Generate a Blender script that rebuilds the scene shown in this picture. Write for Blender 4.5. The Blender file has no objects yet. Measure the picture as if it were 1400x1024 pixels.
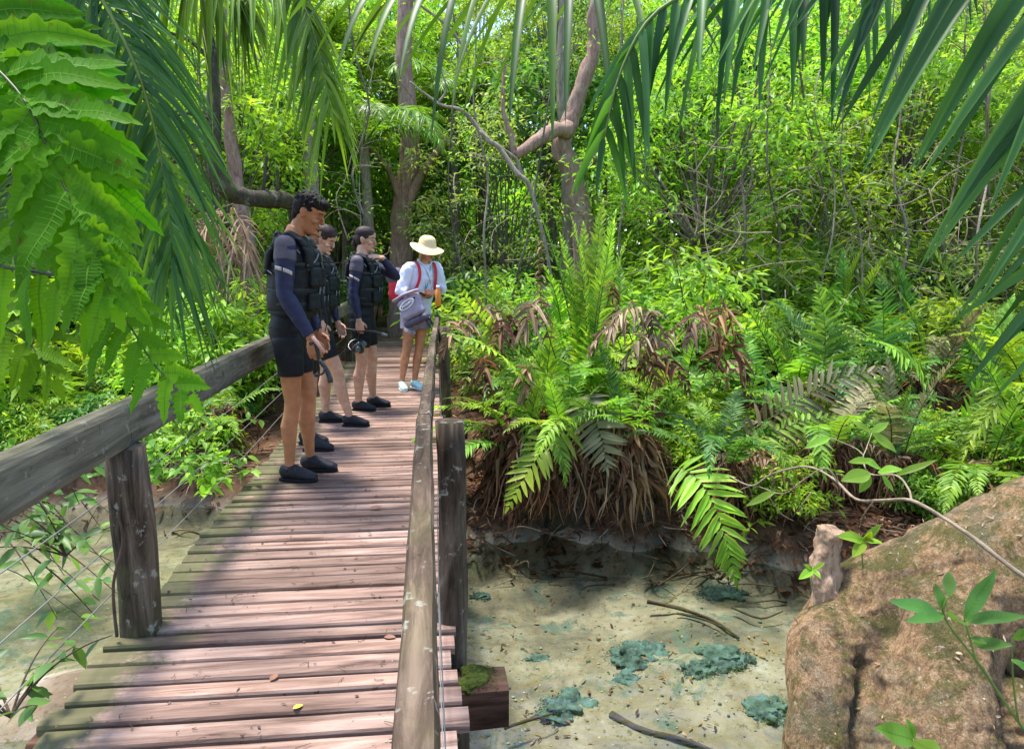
import bpy, math, random
import numpy as np
from mathutils import Vector, Matrix, Euler, noise
C = bpy.context.scene.collection
R = math.radians
PI = math.pi
rng = np.random.default_rng(11)
random.seed(5)

# ---------------------------------------------------------------- camera frame (24 mm lens, eye height 1.33 m)
FPX = 933.0
TH = math.atan(147/FPX); PS = math.atan(120*math.cos(TH)/FPX)
CF = Vector((math.sin(PS)*math.cos(TH), math.cos(PS)*math.cos(TH), -math.sin(TH)))
CR = Vector((math.cos(PS), -math.sin(PS), 0))
CU = CR.cross(CF)
EYE = Vector((0, 0, 1.33))
def ray(px, py): return CF*FPX + CR*(px-700) - CU*(py-512)
def at(px, py, Y):
    d = ray(px, py); return EYE + d*(Y/d.y)
def gr(px, py, z=0.0):
    d = ray(px, py); return EYE + d*((z-EYE.z)/d.z)
def proj(p):
    v = Vector(p)-EYE; w = v.dot(CF)
    return (700+FPX*v.dot(CR)/w, 512-FPX*v.dot(CU)/w, w) if w > .05 else (-9999, -9999, w)

# ---------------------------------------------------------------- mesh collector
class MB:
    def __init__(s): s.v=[]; s.f=[]; s.m=[]; s.n=0
    def add(s, V, F, mi=0):
        V=np.asarray(V,float).reshape(-1,3); F=np.asarray(F,int).reshape(-1,4)
        s.v.append(V); s.f.append(F+s.n); s.m.append(np.full(len(F),mi)); s.n+=len(V)
    def raw(s): return np.concatenate(s.v), np.concatenate(s.f), np.concatenate(s.m)
    def data(s, name, mats, smooth=True):
        V,F,M=s.raw()
        me=bpy.data.meshes.new(name)
        # drop repeated verts (triangles stored as quads)
        tri=F[:,3]==F[:,2]
        sizes=np.where(tri,3,4); loops=np.concatenate([f[:k] for f,k in zip(F,sizes)]) if tri.any() else F.reshape(-1)
        me.vertices.add(len(V)); me.vertices.foreach_set('co',V.reshape(-1).astype(np.float32))
        me.loops.add(len(loops)); me.loops.foreach_set('vertex_index',loops.astype(np.int32))
        me.polygons.add(len(F)); st=np.concatenate([[0],np.cumsum(sizes)[:-1]])
        me.polygons.foreach_set('loop_start',st.astype(np.int32))
        me.polygons.foreach_set('loop_total',sizes.astype(np.int32)) if False else None
        for m in (mats if isinstance(mats,(list,tuple)) else [mats]): me.materials.append(m)
        me.polygons.foreach_set('material_index',M.astype(np.int32))
        me.polygons.foreach_set('use_smooth',np.full(len(F),smooth))
        me.update(calc_edges=True); me.validate()
        return me
    def build(s, name, mats, parent=None, smooth=True):
        return link(name, s.data(name,mats,smooth), parent)
    # --- shapes
    def box(s, c, size, rot=None, mi=0, bev=0.0):
        x,y,z=[q/2 for q in size]; b=min(bev,x*.9,y*.9,z*.9)
        if b<=0:
            V=[(i,j,k) for i in(-x,x) for j in(-y,y) for k in(-z,z)]
            F=[(0,1,3,2),(4,6,7,5),(0,4,5,1),(2,3,7,6),(0,2,6,4),(1,5,7,3)]
        else:
            V=[];F=[]
            lv=[(-z,b),(-z+b,0),(z-b,0),(z,b)]
            for zz,ins in lv:
                a,d=x-ins,y-ins
                V+=[(-a+ (b if not ins else 0),-d,zz),(a-(b if not ins else 0),-d,zz),(a,-d+(b if not ins else 0),zz),(a,d-(b if not ins else 0),zz),
                    (a-(b if not ins else 0),d,zz),(-a+(b if not ins else 0),d,zz),(-a,d-(b if not ins else 0),zz),(-a,-d+(b if not ins else 0),zz)]
            for l in range(3):
                for i in range(8):
                    j=(i+1)%8; F.append((l*8+i,l*8+j,l*8+8+j,l*8+8+i))
            F+=[(7,6,1,0),(6,5,2,1),(5,4,3,2),(24,25,30,31),(25,26,29,30),(26,27,28,29)]
        M=(rot if rot is not None else Matrix.Identity(3)); c=Vector(c)
        s.add([M@Vector(v)+c for v in V],F,mi)
    def loft(s, pts, rad, ref=None, n=12, mi=0, caps=True, rough=0.0, seed=0):
        """tube with elliptical sections; rad = list of r or (ra, rb)"""
        P=[Vector(p) for p in pts]; k=len(P); V=[];F=[]
        A=None
        for i in range(k):
            T=(P[min(i+1,k-1)]-P[max(i-1,0)]).normalized()
            if ref is not None: a=Vector(ref)
            else: a=A if A is not None else (Vector((0,0,1)) if abs(T.z)<.8 else Vector((1,0,0)))
            a=(a-T*a.dot(T)); a=a.normalized() if a.length>1e-6 else T.orthogonal().normalized(); A=a
            b=T.cross(a); r=rad[i] if isinstance(rad[i],(tuple,list)) else (rad[i],rad[i])
            for j in range(n):
                t=2*PI*j/n; q=1.0
                if rough: q=1+rough*noise.noise(Vector((math.cos(t)*1.3+seed,math.sin(t)*1.3,i*.45+seed*3)))
                V.append(P[i]+a*(r[0]*math.cos(t)*q)+b*(r[1]*math.sin(t)*q))
        for i in range(k-1):
            for j in range(n):
                m=(j+1)%n; F.append((i*n+j,i*n+m,(i+1)*n+m,(i+1)*n+j))
        if caps:
            V+= [P[0],P[-1]]; o=k*n
            for j in range(n):
                m=(j+1)%n
                F.append((o,m,j,j)); F.append((o+1,(k-1)*n+j,(k-1)*n+m,(k-1)*n+m))
        s.add(V,F,mi)
    def tube(s, pts, r0, r1=None, n=8, mi=0, sub=4, rough=0.0, seed=0, caps=True):
        P=smooth_path(pts,sub); k=len(P); r1=r0 if r1 is None else r1
        if isinstance(r0,(list,tuple)):
            rr=[np.interp(i/(k-1)*(len(r0)-1),range(len(r0)),r0) for i in range(k)]
        else: rr=[r0+(r1-r0)*i/(k-1) for i in range(k)]
        s.loft(P,rr,None,n,mi,caps,rough,seed)
    def ball(s, c, r, rot=None, n=12, m=8, mi=0, rough=0, seed=0):
        r=r if isinstance(r,(tuple,list)) else (r,r,r); V=[];F=[]; M=rot if rot is not None else Matrix.Identity(3)
        for i in range(1,m):
            for j in range(n):
                a=PI*i/m; t=2*PI*j/n
                d=Vector((math.sin(a)*math.cos(t),math.sin(a)*math.sin(t),math.cos(a)))
                q=1+(rough*noise.noise(d*1.6+Vector((seed,seed*2,0))) if rough else 0)
                V.append(M@Vector((r[0]*d.x*q,r[1]*d.y*q,r[2]*d.z*q))+Vector(c))
        V+=[M@Vector((0,0,r[2]))+Vector(c),M@Vector((0,0,-r[2]))+Vector(c)]; o=(m-1)*n
        for i in range(m-2):
            for j in range(n):
                q=(j+1)%n; F.append((i*n+j,(i+1)*n+j,(i+1)*n+q,i*n+q))
        for j in range(n):
            q=(j+1)%n; F.append((o,j,q,q)); F.append((o+1,(m-2)*n+q,(m-2)*n+j,(m-2)*n+j))
        s.add(V,F,mi)
    def strips(s, P, D, N, L, W, nseg=3, droop=0.0, prof=None, fold=.25, wave=0.0, mi=0, serr=0.0, curl=0.0, vein=None):
        """leaf strips, vectorised: P base, D direction, N leaf normal (n,3); L, W (n)"""
        P=np.asarray(P,float).reshape(-1,3); n=len(P)
        if n==0: return
        D=np.broadcast_to(np.asarray(D,float),(n,3)); N=np.broadcast_to(np.asarray(N,float),(n,3))
        L=np.broadcast_to(np.asarray(L,float),(n,)); W=np.broadcast_to(np.asarray(W,float),(n,)); droop=np.broadcast_to(np.asarray(droop,float),(n,))
        D=D/np.linalg.norm(D,axis=1,keepdims=True); S=np.cross(D,N); S/= (np.linalg.norm(S,axis=1,keepdims=True)+1e-9); N=np.cross(S,D)
        t=np.linspace(0,1,nseg+1)
        w=(prof(t) if prof else np.sin(PI*np.clip(t*.88+.08,0,1))**.8*(1-t**4)+.03)
        ph=rng.random((n,1))*6
        c=P[:,None,:]+D[:,None,:]*(L[:,None]*t)[:,:,None]
        c[:,:,2]-= (droop[:,None]*L[:,None]*t**2)
        if curl: c+=N[:,None,:]*(curl*L[:,None]*(t**2))[:,:,None]
        if wave: c+=N[:,None,:]*(wave*L[:,None]*np.sin(t*9+ph))[:,:,None]
        ww=W[:,None]*w[None,:]*.5
        if serr: ww=ww*(1+serr*np.sin(t*47+ph)*(t<.92))
        off=S[:,None,:]*ww[:,:,None]; up=N[:,None,:]*(ww*fold*2)[:,:,None]
        V=np.stack([c-off+up,c,c+off+up],axis=2).reshape(-1,3)
        k=(nseg+1)*3; b=np.arange(n)[:,None]*k
        q=[]
        for i in range(nseg):
            q.append([i*3,i*3+1,i*3+4,i*3+3]); q.append([i*3+1,i*3+2,i*3+5,i*3+4])
        q=np.array(q); F=(b[:,:,None]+q[None]).reshape(-1,4)
        s.add(V,F,mi)
        if vein is not None:      # raised midrib and side veins
            cu=c+N[:,None,:]*.0009; hw=(.0016*(1-.7*t))[None,:,None]
            Vv=np.stack([cu-S[:,None,:]*hw,cu+S[:,None,:]*hw],axis=2).reshape(-1,3); b2=np.arange(n)[:,None]*(nseg+1)*2
            qq=np.array([[i*2,i*2+1,i*2+3,i*2+2] for i in range(nseg)]); s.add(Vv,(b2[:,:,None]+qq[None]).reshape(-1,4),vein)
            for i in range(1,nseg-2,2 if nseg>16 else 1):
                for sg in(-1,1):
                    e=c[:,i+1]+(off[:,i+1]*sg+up[:,i+1])*.86+N*.0009; a=cu[:,i]; dd=D*.0006
                    Vs=np.stack([a-dd,a+dd,e+dd*.4,e-dd*.4],1).reshape(-1,3); s.add(Vs,np.arange(n*4).reshape(-1,4),vein)
    def merge(s, raw, M=None, mi=None):
        V,F,mm=raw
        if M is not None:
            A=np.array(M); V=V@A[:3,:3].T+A[:3,3]
        s.v.append(V); s.f.append(F+s.n); s.m.append(mm if mi is None else np.full(len(F),mi)); s.n+=len(V)

def smooth_path(pts, sub=4):
    P=[Vector(p) for p in pts]
    if sub<=1 or len(P)<3: return P
    o=[]
    for i in range(len(P)-1):
        a=P[max(i-1,0)];b=P[i];c=P[i+1];d=P[min(i+2,len(P)-1)]
        for k in range(sub):
            t=k/sub; o.append(.5*((2*b)+(c-a)*t+(2*a-5*b+4*c-d)*t*t+(3*b-a-3*c+d)*t**3))
    o.append(P[-1]); return o

def link(name, data, parent=None):
    o=bpy.data.objects.new(name,data); C.objects.link(o)
    if parent is not None: o.parent=parent
    return o
ALL=[]
def tag(o, label, cat, group=None, kind=None):
    if label: o['label']=label
    if cat: o['category']=cat
    if group: o['group']=group
    if kind: o['kind']=kind
    return o
def thing(name, label, cat, loc=(0,0,0), rz=0.0, group=None):
    o=link(name,None); o.location=loc; o.rotation_euler=(0,0,rz); o.empty_display_size=.1
    return tag(o,label,cat,group)
def structure(o): o['kind']='structure'; return o
def copy_tree(o, parent=None):
    c=o.copy(); C.objects.link(c)
    if parent is not None: c.parent=parent
    for ch in [q for q in KIDS.get(o.name,[])]: copy_tree(ch,c)
    return c
KIDS={}
def index_kids():
    KIDS.clear()
    for o in C.objects:
        if o.parent: KIDS.setdefault(o.parent.name,[]).append(o)
def remesh(o, voxel, smooth=4, fac=.5):
    m=o.modifiers.new('r','REMESH'); m.mode='VOXEL'; m.voxel_size=voxel; m.use_smooth_shade=True
    if smooth:
        s=o.modifiers.new('s','SMOOTH'); s.iterations=smooth; s.factor=fac
    dg=bpy.context.evaluated_depsgraph_get(); me=bpy.data.meshes.new_from_object(o.evaluated_get(dg))
    old=o.data; mats=[x for x in old.materials]; o.modifiers.clear(); o.data=me; me.name=old.name
    me.materials.clear()
    for x in mats: me.materials.append(x)
    me.polygons.foreach_set('use_smooth',np.ones(len(me.polygons),bool)); bpy.data.meshes.remove(old)
    return o
def displace(o, fn):
    me=o.data; n=len(me.vertices); a=np.empty(n*3,np.float32); me.vertices.foreach_get('co',a); b=np.empty(n*3,np.float32); me.vertices.foreach_get('normal',b)
    a=a.reshape(-1,3); b=b.reshape(-1,3); d=np.array([fn(Vector(p),Vector(q)) for p,q in zip(a,b)])
    a+=b*d[:,None]; me.vertices.foreach_set('co',a.reshape(-1)); me.update()

# ---------------------------------------------------------------- materials
def new_mat(name):
    m=bpy.data.materials.new(name); m.use_nodes=True; nt=m.node_tree; nt.nodes.clear(); return m,nt
def N(nt,t,**k):
    n=nt.nodes.new(t)
    for a,b in k.items():
        if a in n.inputs: n.inputs[a].default_value=b
        else: setattr(n,a,b)
    return n
def ramp(nt, fac, cols, pos=None):
    r=N(nt,'ShaderNodeValToRGB'); e=r.color_ramp.elements; n=len(cols); pos=pos or [i/(n-1) for i in range(n)]
    while len(e)<n: e.new(.5)
    for i in range(n): e[i].position=pos[i]; e[i].color=(*cols[i],1)
    nt.links.new(fac,r.inputs[0]); return r.outputs[0]
def mixc(nt, f, a, b, mode='MIX'):
    m=N(nt,'ShaderNodeMix',data_type='RGBA',blend_type=mode)
    for s,v in ((0,f),(6,a),(7,b)):
        if hasattr(v,'links'): nt.links.new(v,m.inputs[s])
        else: m.inputs[s].default_value=v if s==0 else (*v,1)
    return m.outputs[2]
def tex(nt, scale, detail=4, rough=.6, stretch=None, dist=0.0, gen=False):
    tc=N(nt,'ShaderNodeTexCoord'); t=N(nt,'ShaderNodeTexNoise',Scale=scale,Detail=detail,Roughness=rough,Distortion=dist)
    src=tc.outputs['Object']
    if stretch:
        mp=N(nt,'ShaderNodeMapping'); mp.inputs['Scale'].default_value=stretch; nt.links.new(src,mp.inputs[0]); src=mp.outputs[0]
    nt.links.new(src,t.inputs['Vector']); return t.outputs['Fac']
def bump(nt, h, strength=.4, dist=.01):
    b=N(nt,'ShaderNodeBump',Strength=strength,Distance=dist); nt.links.new(h,b.inputs['Height']); return b.outputs[0]
def finish(nt, col, rough=.7, spec=.3, nrm=None, **kw):
    p=N(nt,'ShaderNodeBsdfPrincipled')
    if hasattr(col,'links'): nt.links.new(col,p.inputs['Base Color'])
    else: p.inputs['Base Color'].default_value=(*col,1)
    if hasattr(rough,'links'): nt.links.new(rough,p.inputs['Roughness'])
    else: p.inputs['Roughness'].default_value=rough
    p.inputs['Specular IOR Level'].default_value=spec
    if nrm is not None: nt.links.new(nrm,p.inputs['Normal'])
    for k,v in kw.items(): p.inputs[k.replace('_',' ')].default_value=v
    o=N(nt,'ShaderNodeOutputMaterial'); nt.links.new(p.outputs[0],o.inputs[0]); return p
def leaf_mat(name, cols, trans=.4, rough=.42, spec=.35, tcol=None, patch=0):
    m,nt=new_mat(name); g=N(nt,'ShaderNodeNewGeometry'); oi=N(nt,'ShaderNodeObjectInfo')
    c=ramp(nt,g.outputs['Random Per Island'],cols)
    n=tex(nt,2.2,2,.5); n2=ramp(nt,n,[(.45,.5,.45),(1,1,1),(1.35,1.25,1.0)],[.3,.5,.72]); c=mixc(nt,1.0,c,n2,'MULTIPLY')
    hs=N(nt,'ShaderNodeHueSaturation'); mr=N(nt,'ShaderNodeMapRange'); mr.inputs['To Min'].default_value=.75; mr.inputs['To Max'].default_value=1.25
    nt.links.new(oi.outputs['Random'],mr.inputs[0]); nt.links.new(mr.outputs[0],hs.inputs['Value']); nt.links.new(c,hs.inputs['Color'])
    m2=N(nt,'ShaderNodeMath',operation='MULTIPLY_ADD'); m2.inputs[1].default_value=.03; m2.inputs[2].default_value=.485; nt.links.new(oi.outputs['Random'],m2.inputs[0]); nt.links.new(m2.outputs[0],hs.inputs['Hue'])
    c=hs.outputs[0]
    if patch:
        f=ramp(nt,tex(nt,22,4,.7),[(0,0,0),(.8,.8,.8)],[.64,.69]); c=mixc(nt,f,c,(.14,.10,.03))
    p=N(nt,'ShaderNodeBsdfPrincipled'); p.inputs['Roughness'].default_value=rough; p.inputs['Specular IOR Level'].default_value=spec; nt.links.new(c,p.inputs['Base Color'])
    t=N(nt,'ShaderNodeBsdfTranslucent'); tc=mixc(nt,1.0,c,tcol or (1.5,1.35,.55),'MULTIPLY'); nt.links.new(tc,t.inputs[0])
    x=N(nt,'ShaderNodeMixShader'); x.inputs[0].default_value=trans; nt.links.new(p.outputs[0],x.inputs[1]); nt.links.new(t.outputs[0],x.inputs[2])
    o=N(nt,'ShaderNodeOutputMaterial'); nt.links.new(x.outputs[0],o.inputs[0]); return m
def simple(name, col, rough=.6, spec=.3, scale=0, amt=.25, b=0, **kw):
    m,nt=new_mat(name); c=col; nr=None
    if scale:
        t=tex(nt,scale,4,.6); c=ramp(nt,t,[tuple(q*(1-amt) for q in col),tuple(min(1,q*(1+amt)) for q in col)],[.3,.7])
        if b: nr=bump(nt,t,b,.004)
    finish(nt,c,rough,spec,nr,**kw); return m

def wood_mat(name, cols, stretch, green=0.0, lichen=0.0, island=True, bs=.5, edge=None, top=0):
    m,nt=new_mat(name)
    grain=tex(nt,5,8,.7,stretch,.6); big=tex(nt,1.1,3,.6)
    c=ramp(nt,grain,cols,[.34,.5,.68])
    c=mixc(nt,1.0,c,ramp(nt,big,[(.62,.6,.58),(1.15,1.12,1.1)],[.35,.68]),'MULTIPLY')
    if island:
        g=N(nt,'ShaderNodeNewGeometry'); c=mixc(nt,1.0,c,ramp(nt,g.outputs['Random Per Island'],[(.58,.55,.53),(1.0,1.0,1.0),(1.28,1.22,1.18)]),'MULTIPLY')
    st=ramp(nt,tex(nt,14,5,.75),[(0,0,0),(1,1,1)],[.62,.7]); c=mixc(nt,st,c,tuple(q*.45 for q in cols[0]))
    if green:
        f=ramp(nt,tex(nt,2.3,5,.7),[(0,0,0),(green,green,green)],[.5,.66]); c=mixc(nt,f,c,(.09,.11,.025))
    if lichen:
        f=ramp(nt,tex(nt,17,4,.7),[(0,0,0),(lichen,)*3],[.6,.66]); c=mixc(nt,f,c,(.42,.43,.36))
    if top:                  # dirt and moss lie on the upper face
        g3=N(nt,'ShaderNodeNewGeometry'); s3=N(nt,'ShaderNodeSeparateXYZ'); nt.links.new(g3.outputs['Normal'],s3.inputs[0])
        f=ramp(nt,s3.outputs[2],[(0,0,0),(top,)*3],[.6,.85]); f2=mixc(nt,1.0,f,ramp(nt,tex(nt,6,5,.7),[(.25,.25,.25),(1,1,1)],[.35,.6]),'MULTIPLY'); c=mixc(nt,f2,c,(.045,.045,.022))
    if edge is not None:      # moss grows from the damp left ends of the planks
        tc=N(nt,'ShaderNodeTexCoord'); sx=N(nt,'ShaderNodeSeparateXYZ'); nt.links.new(tc.outputs['Object'],sx.inputs[0])
        mr=N(nt,'ShaderNodeMapRange'); mr.inputs[1].default_value=edge+.42; mr.inputs[2].default_value=edge; mr.inputs[3].default_value=-.12; mr.inputs[4].default_value=.26; nt.links.new(sx.outputs[0],mr.inputs[0])
        ad=N(nt,'ShaderNodeMath',operation='ADD'); nt.links.new(mr.outputs[0],ad.inputs[0]); nt.links.new(tex(nt,5,6,.75),ad.inputs[1])
        f=ramp(nt,ad.outputs[0],[(0,0,0),(.85,.85,.85)],[.54,.70]); c=mixc(nt,f,c,(.10,.105,.045))
    finish(nt,c,.82,.18,bump(nt,grain,bs,.006)); return m

M={}
M['deck']=wood_mat('deck_wood',[(.10,.062,.050),(.285,.19,.155),(.46,.345,.295)],(.35,4.5,4.5),green=.0,bs=.6,edge=-1.12)
M['deck_edge']=wood_mat('mossy_deck_wood',[(.10,.075,.05),(.26,.20,.14),(.40,.32,.25)],(.35,4.5,4.5),green=.9)
M['rail']=wood_mat('rail_wood',[(.07,.065,.045),(.17,.16,.12),(.29,.28,.215)],(4.5,.35,4.5),green=.3,lichen=.35,island=False,top=.8)

M['rail_dark']=wood_mat('dark_rail_wood',[(.028,.018,.012),(.08,.056,.04),(.20,.15,.11)],(4.5,.5,4.5),green=.25,lichen=.4,island=False)
M['post']=wood_mat('post_wood',[(.022,.016,.011),(.08,.06,.042),(.2,.165,.125)],(4,4,.45),green=.5,lichen=.45,island=False,bs=.9)
M['beam']=wood_mat('beam_wood',[(.03,.015,.010),(.08,.042,.03),(.16,.09,.065)],(.5,4,4),green=.25,island=False)
M['moss']=simple('moss',(.055,.075,.015),.95,.1,60,.6,.9)
M['wire']=simple('galvanised_wire',(.32,.31,.30),.45,.5,Metallic=.7)
def bark(name, cols, st=(3,3,.7), moss=.0, lich=.4, bs=.9):
    m,nt=new_mat(name); g=tex(nt,7,8,.72,st,.8); c=ramp(nt,g,cols,[.3,.5,.7])
    f=ramp(nt,tex(nt,9,4,.7),[(0,0,0),(lich,)*3],[.56,.64]); c=mixc(nt,f,c,(.36,.36,.31))
    if moss:
        f=ramp(nt,tex(nt,2.4,6,.75),[(0,0,0),(moss,)*3],[.46,.60]); c=mixc(nt,f,c,(.07,.085,.018))
    finish(nt,c,.85,.15,bump(nt,g,bs,.02)); return m
M['bark']=bark('grey_bark',[(.05,.04,.03),(.15,.125,.10),(.27,.24,.20)],moss=.4)
M['bark_pale']=bark('pale_bark',[(.12,.10,.075),(.25,.215,.165),(.38,.34,.28)],moss=.15)
M['bark_pink']=bark('pink_bark',[(.14,.08,.06),(.32,.20,.16),(.46,.34,.28)],moss=.15)
M['bark_dark']=bark('dark_bark',[(.02,.017,.013),(.055,.045,.035),(.12,.10,.08)],moss=.5)
M['twig']=simple('twig_bark',(.27,.21,.15),.8,.2,30,.4,.3)
M['twig_dark']=simple('dark_twig_bark',(.085,.06,.045),.85,.2,30,.4,.3)
M['stem']=simple('green_stem',(.13,.20,.04),.6,.3,10,.3)
M['rachis']=simple('dark_rachis',(.05,.06,.02),.5,.3,10,.3)
M['leaf_a']=leaf_mat('leaf_yellow_green',[(.13,.31,.03),(.25,.48,.05),(.40,.62,.10)],.52)
M['leaf_b']=leaf_mat('leaf_mid_green',[(.09,.21,.035),(.19,.37,.05),(.32,.50,.08)],.52)
M['leaf_c']=leaf_mat('leaf_olive',[(.11,.19,.05),(.20,.31,.085),(.35,.46,.16)],.48)
M['leaf_d']=leaf_mat('leaf_deep_green',[(.05,.14,.035),(.11,.26,.06),(.20,.38,.10)],.45)
M['palm']=leaf_mat('palm_leaf_dark',[(.022,.08,.018),(.045,.135,.03),(.085,.21,.05)],.36,.42,.35,(1.8,1.6,.4))
M['palm_m']=leaf_mat('palm_leaf_mid',[(.03,.10,.025),(.06,.17,.04),(.12,.26,.06)],.4,.45,.3,(1.7,1.5,.4))
M['palm_l']=leaf_mat('palm_leaf_light',[(.08,.19,.015),(.14,.29,.025),(.24,.40,.05)],.45,.38,.4)
M['fern']=leaf_mat('fern_green',[(.09,.22,.02),(.16,.34,.035),(.26,.45,.06)],.42,.45,.3)
M['fern_l']=leaf_mat('fern_yellow_green',[(.18,.34,.025),(.28,.48,.04),(.40,.58,.08)],.46,.45,.3)
M['fern_d']=leaf_mat('fern_deep_green',[(.04,.125,.025),(.075,.20,.04),(.13,.28,.06)],.38,.45,.3)
M['fern_o']=leaf_mat('fern_withering',[(.13,.13,.07),(.22,.21,.11),(.34,.31,.19)],.3,.6,.2,(1.2,1.1,.7))
M['dead']=leaf_mat('dead_leaf',[(.07,.03,.016),(.20,.10,.055),(.40,.26,.17)],.2,.8,.1,(1.1,.9,.6))
M['dead_p']=leaf_mat('dead_leaf_pale',[(.20,.12,.07),(.36,.25,.16),(.52,.41,.30)],.2,.8,.1,(1.1,.9,.7))
M['moss_leaf']=leaf_mat('moss_leaf',[(.06,.08,.015),(.11,.14,.03),(.19,.22,.06)],.3,.8,.1)
M['vein']=leaf_mat('leaf_vein',[(.10,.28,.02),(.15,.34,.03)],.4,.6,.1)
M['big_l']=leaf_mat('broad_frond_leaf',[(.06,.22,.008),(.10,.31,.010),(.17,.42,.018)],.6,.6,.12,(1.6,1.35,.35),1)
def norm(a): return a/(np.linalg.norm(a,axis=-1,keepdims=True)+1e-9)
# ---------------------------------------------------------------- footbridge
XL, XR = -1.125, .085
bridge=thing('footbridge','narrow wooden plank footbridge with square rails and thin cables crossing the clear stream','footbridge',(0,0,0))
mb=MB(); SK=-.030                      # the planks lie slightly askew
y=.55; k=0
nd={0:MB(),1:MB()}
while y<15.5:
    w=.0835+rng.normal(0,.0022); th=.036; dz=rng.normal(0,.0022)
    xl=XL+rng.normal(0,.014)+(.0 if y>2.4 else 0); xr=XR+rng.normal(0,.014)+max(0,(y-3)*.018)
    if 1.9<y<2.5: xl-=.02
    ns=10 if y<7 else 3; V=[];F=[]
    prof=[(-.5,-.4),(-.5,.20),(-.45,.44),(-.2,.52),(.2,.52),(.45,.44),(.5,.20),(.5,-.4)]
    tilt=rng.normal(0,.006); sd=rng.random()*50
    for i in range(ns+1):
        t=i/ns; x=xl+(xr-xl)*t
        e0=.0035*noise.noise(Vector((x*5,sd,0))); e1=.0035*noise.noise(Vector((x*5,sd,9)))
        for a,b in prof:
            yy=a*w+(e0 if a<0 else e1); V.append((x,y+yy+SK*(x+.5),-.016+b*th*1.0+dz+tilt*a+.0015*noise.noise(Vector((x*9,sd+a*8,3)))))
    m=8
    for i in range(ns):
        for j in range(m):
            q=(j+1)%m; F.append((i*m+j,(i+1)*m+j,(i+1)*m+q,i*m+q))
    for o,s in ((0,1),(ns*m,-1)):
        for a,b,c,d in ((0,1,2,7),(2,3,6,7),(3,4,5,6)):
            F.append((o+a,o+b,o+c,o+d) if s>0 else (o+d,o+c,o+b,o+a))
    F=[tuple(f) for f in F]
    nd[0].add(V,F)
    y+=.1035+rng.normal(0,.0012); k+=1
dk=MB(); dk.merge(nd[0].raw(),mi=0)
if nd[1].v: dk.merge(nd[1].raw(),mi=1)
# moss clumps creeping on the left edge of the planks
# stringers and cross beams
for x in (-.98,-.1,):
    b=MB(); b.loft([(x,.3,-.115),(x,4,-.115),(x,9,-.115),(x,15.4,-.115)],[(.07,.05)]*4,(0,0,1),4); b.build('stringer',M['beam'],bridge,False)
def beam(y,x0,x1,z=-.255,h=.15,d=.14,nm='cross_beam'):
    b=MB(); P=[Vector((x0+(x1-x0)*i/6,y+.01*noise.noise(Vector((i,y,0))),z+.006*noise.noise(Vector((i,y,5))))) for i in range(7)]
    b.loft(P,[(h/2*1.41,d/2*1.41)]*7,(0,.7,.7),4); V,F,m=b.raw()
    o=b.build(nm,M['beam'],bridge,False); bv=o.modifiers.new('b','BEVEL'); bv.width=.008; bv.segments=2; return o
def sqbeam(y,x0,x1,z,h=.15,d=.14):
    b=MB(); n=8;V=[];F=[]
    for i in range(n+1):
        x=x0+(x1-x0)*i/n
        for a,c in ((-.5,-.5),(.5,-.5),(.5,.42),(.42,.5),(-.42,.5),(-.5,.42)):
            V.append((x,y+a*d+.008*noise.noise(Vector((x*4,a,c+y))),z+c*h+.008*noise.noise(Vector((x*4,a+5,c+y)))))
    for i in range(n):
        for j in range(6):
            q=(j+1)%6; F.append((i*6+j,(i+1)*6+j,(i+1)*6+q,i*6+q))
    for o in (0,n*6): F+=[(o,o+1,o+2,o+5),(o+2,o+3,o+4,o+5)]
    b.add(V,F); return b.build('cross_beam',M['beam'],bridge,False)
b1=sqbeam(2.22,-.9,.262,-.182,.15,.15)
b3=sqbeam(2.02,-1.19,-.3,-.11,.1,.10)
b2=sqbeam(6.1,-1.2,.36,-.14,.14,.14)
sqbeam(10,-1.2,.36,-.2,.14,.14)
# moss on the stub of the near beam
mm=MB(); n=900; px=rng.uniform(.10,.225,n); py=rng.uniform(2.15,2.29,n)
mm.strips(np.stack([px,py,np.full(n,-.108)],1),rng.normal(0,1,(n,3))*[1,1,.3]+[0,0,.6],rng.normal(0,1,(n,3)),rng.uniform(.008,.022,n),.005,1)
mm.ball((.15,2.22,-.116),(.07,.075,.02),rough=.6,n=16)
mm.build('moss',M['moss'],bridge)
# mossy plank ends beyond the right rail
# posts
def post(x,y,z0,z1,r,nm='post',seed=0,lean=(0,0)):
    b=MB(); n=14; P=[];rr=[]
    for i in range(n+1):
        t=i/n; z=z0+(z1-z0)*t
        P.append(Vector((x+lean[0]*(t-.5)+.012*noise.noise(Vector((seed,t*3,0))),y+lean[1]*t+.012*noise.noise(Vector((seed,t*3,7))),z)))
        rr.append(r*(1.08-.12*t+.05*noise.noise(Vector((seed+3,t*6,1)))))
    b.loft(P,rr,(1,0,0),22,rough=.16,seed=seed); return b.build(nm,M['post'],bridge)
post(-1.072,2.52,-1.3,.697,.070,seed=1)
post(.082,2.44,-1.3,.775,.055,seed=2,lean=(.0,0))
post(-1.08,6.15,-1.0,.697,.075,seed=3)
post(.165,6.15,-1.0,.80,.052,seed=4)
post(.14,4.3,-1.0,-.06,.06,seed=5)
post(-1.07,9.9,-1.0,.697,.07,seed=6)
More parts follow.
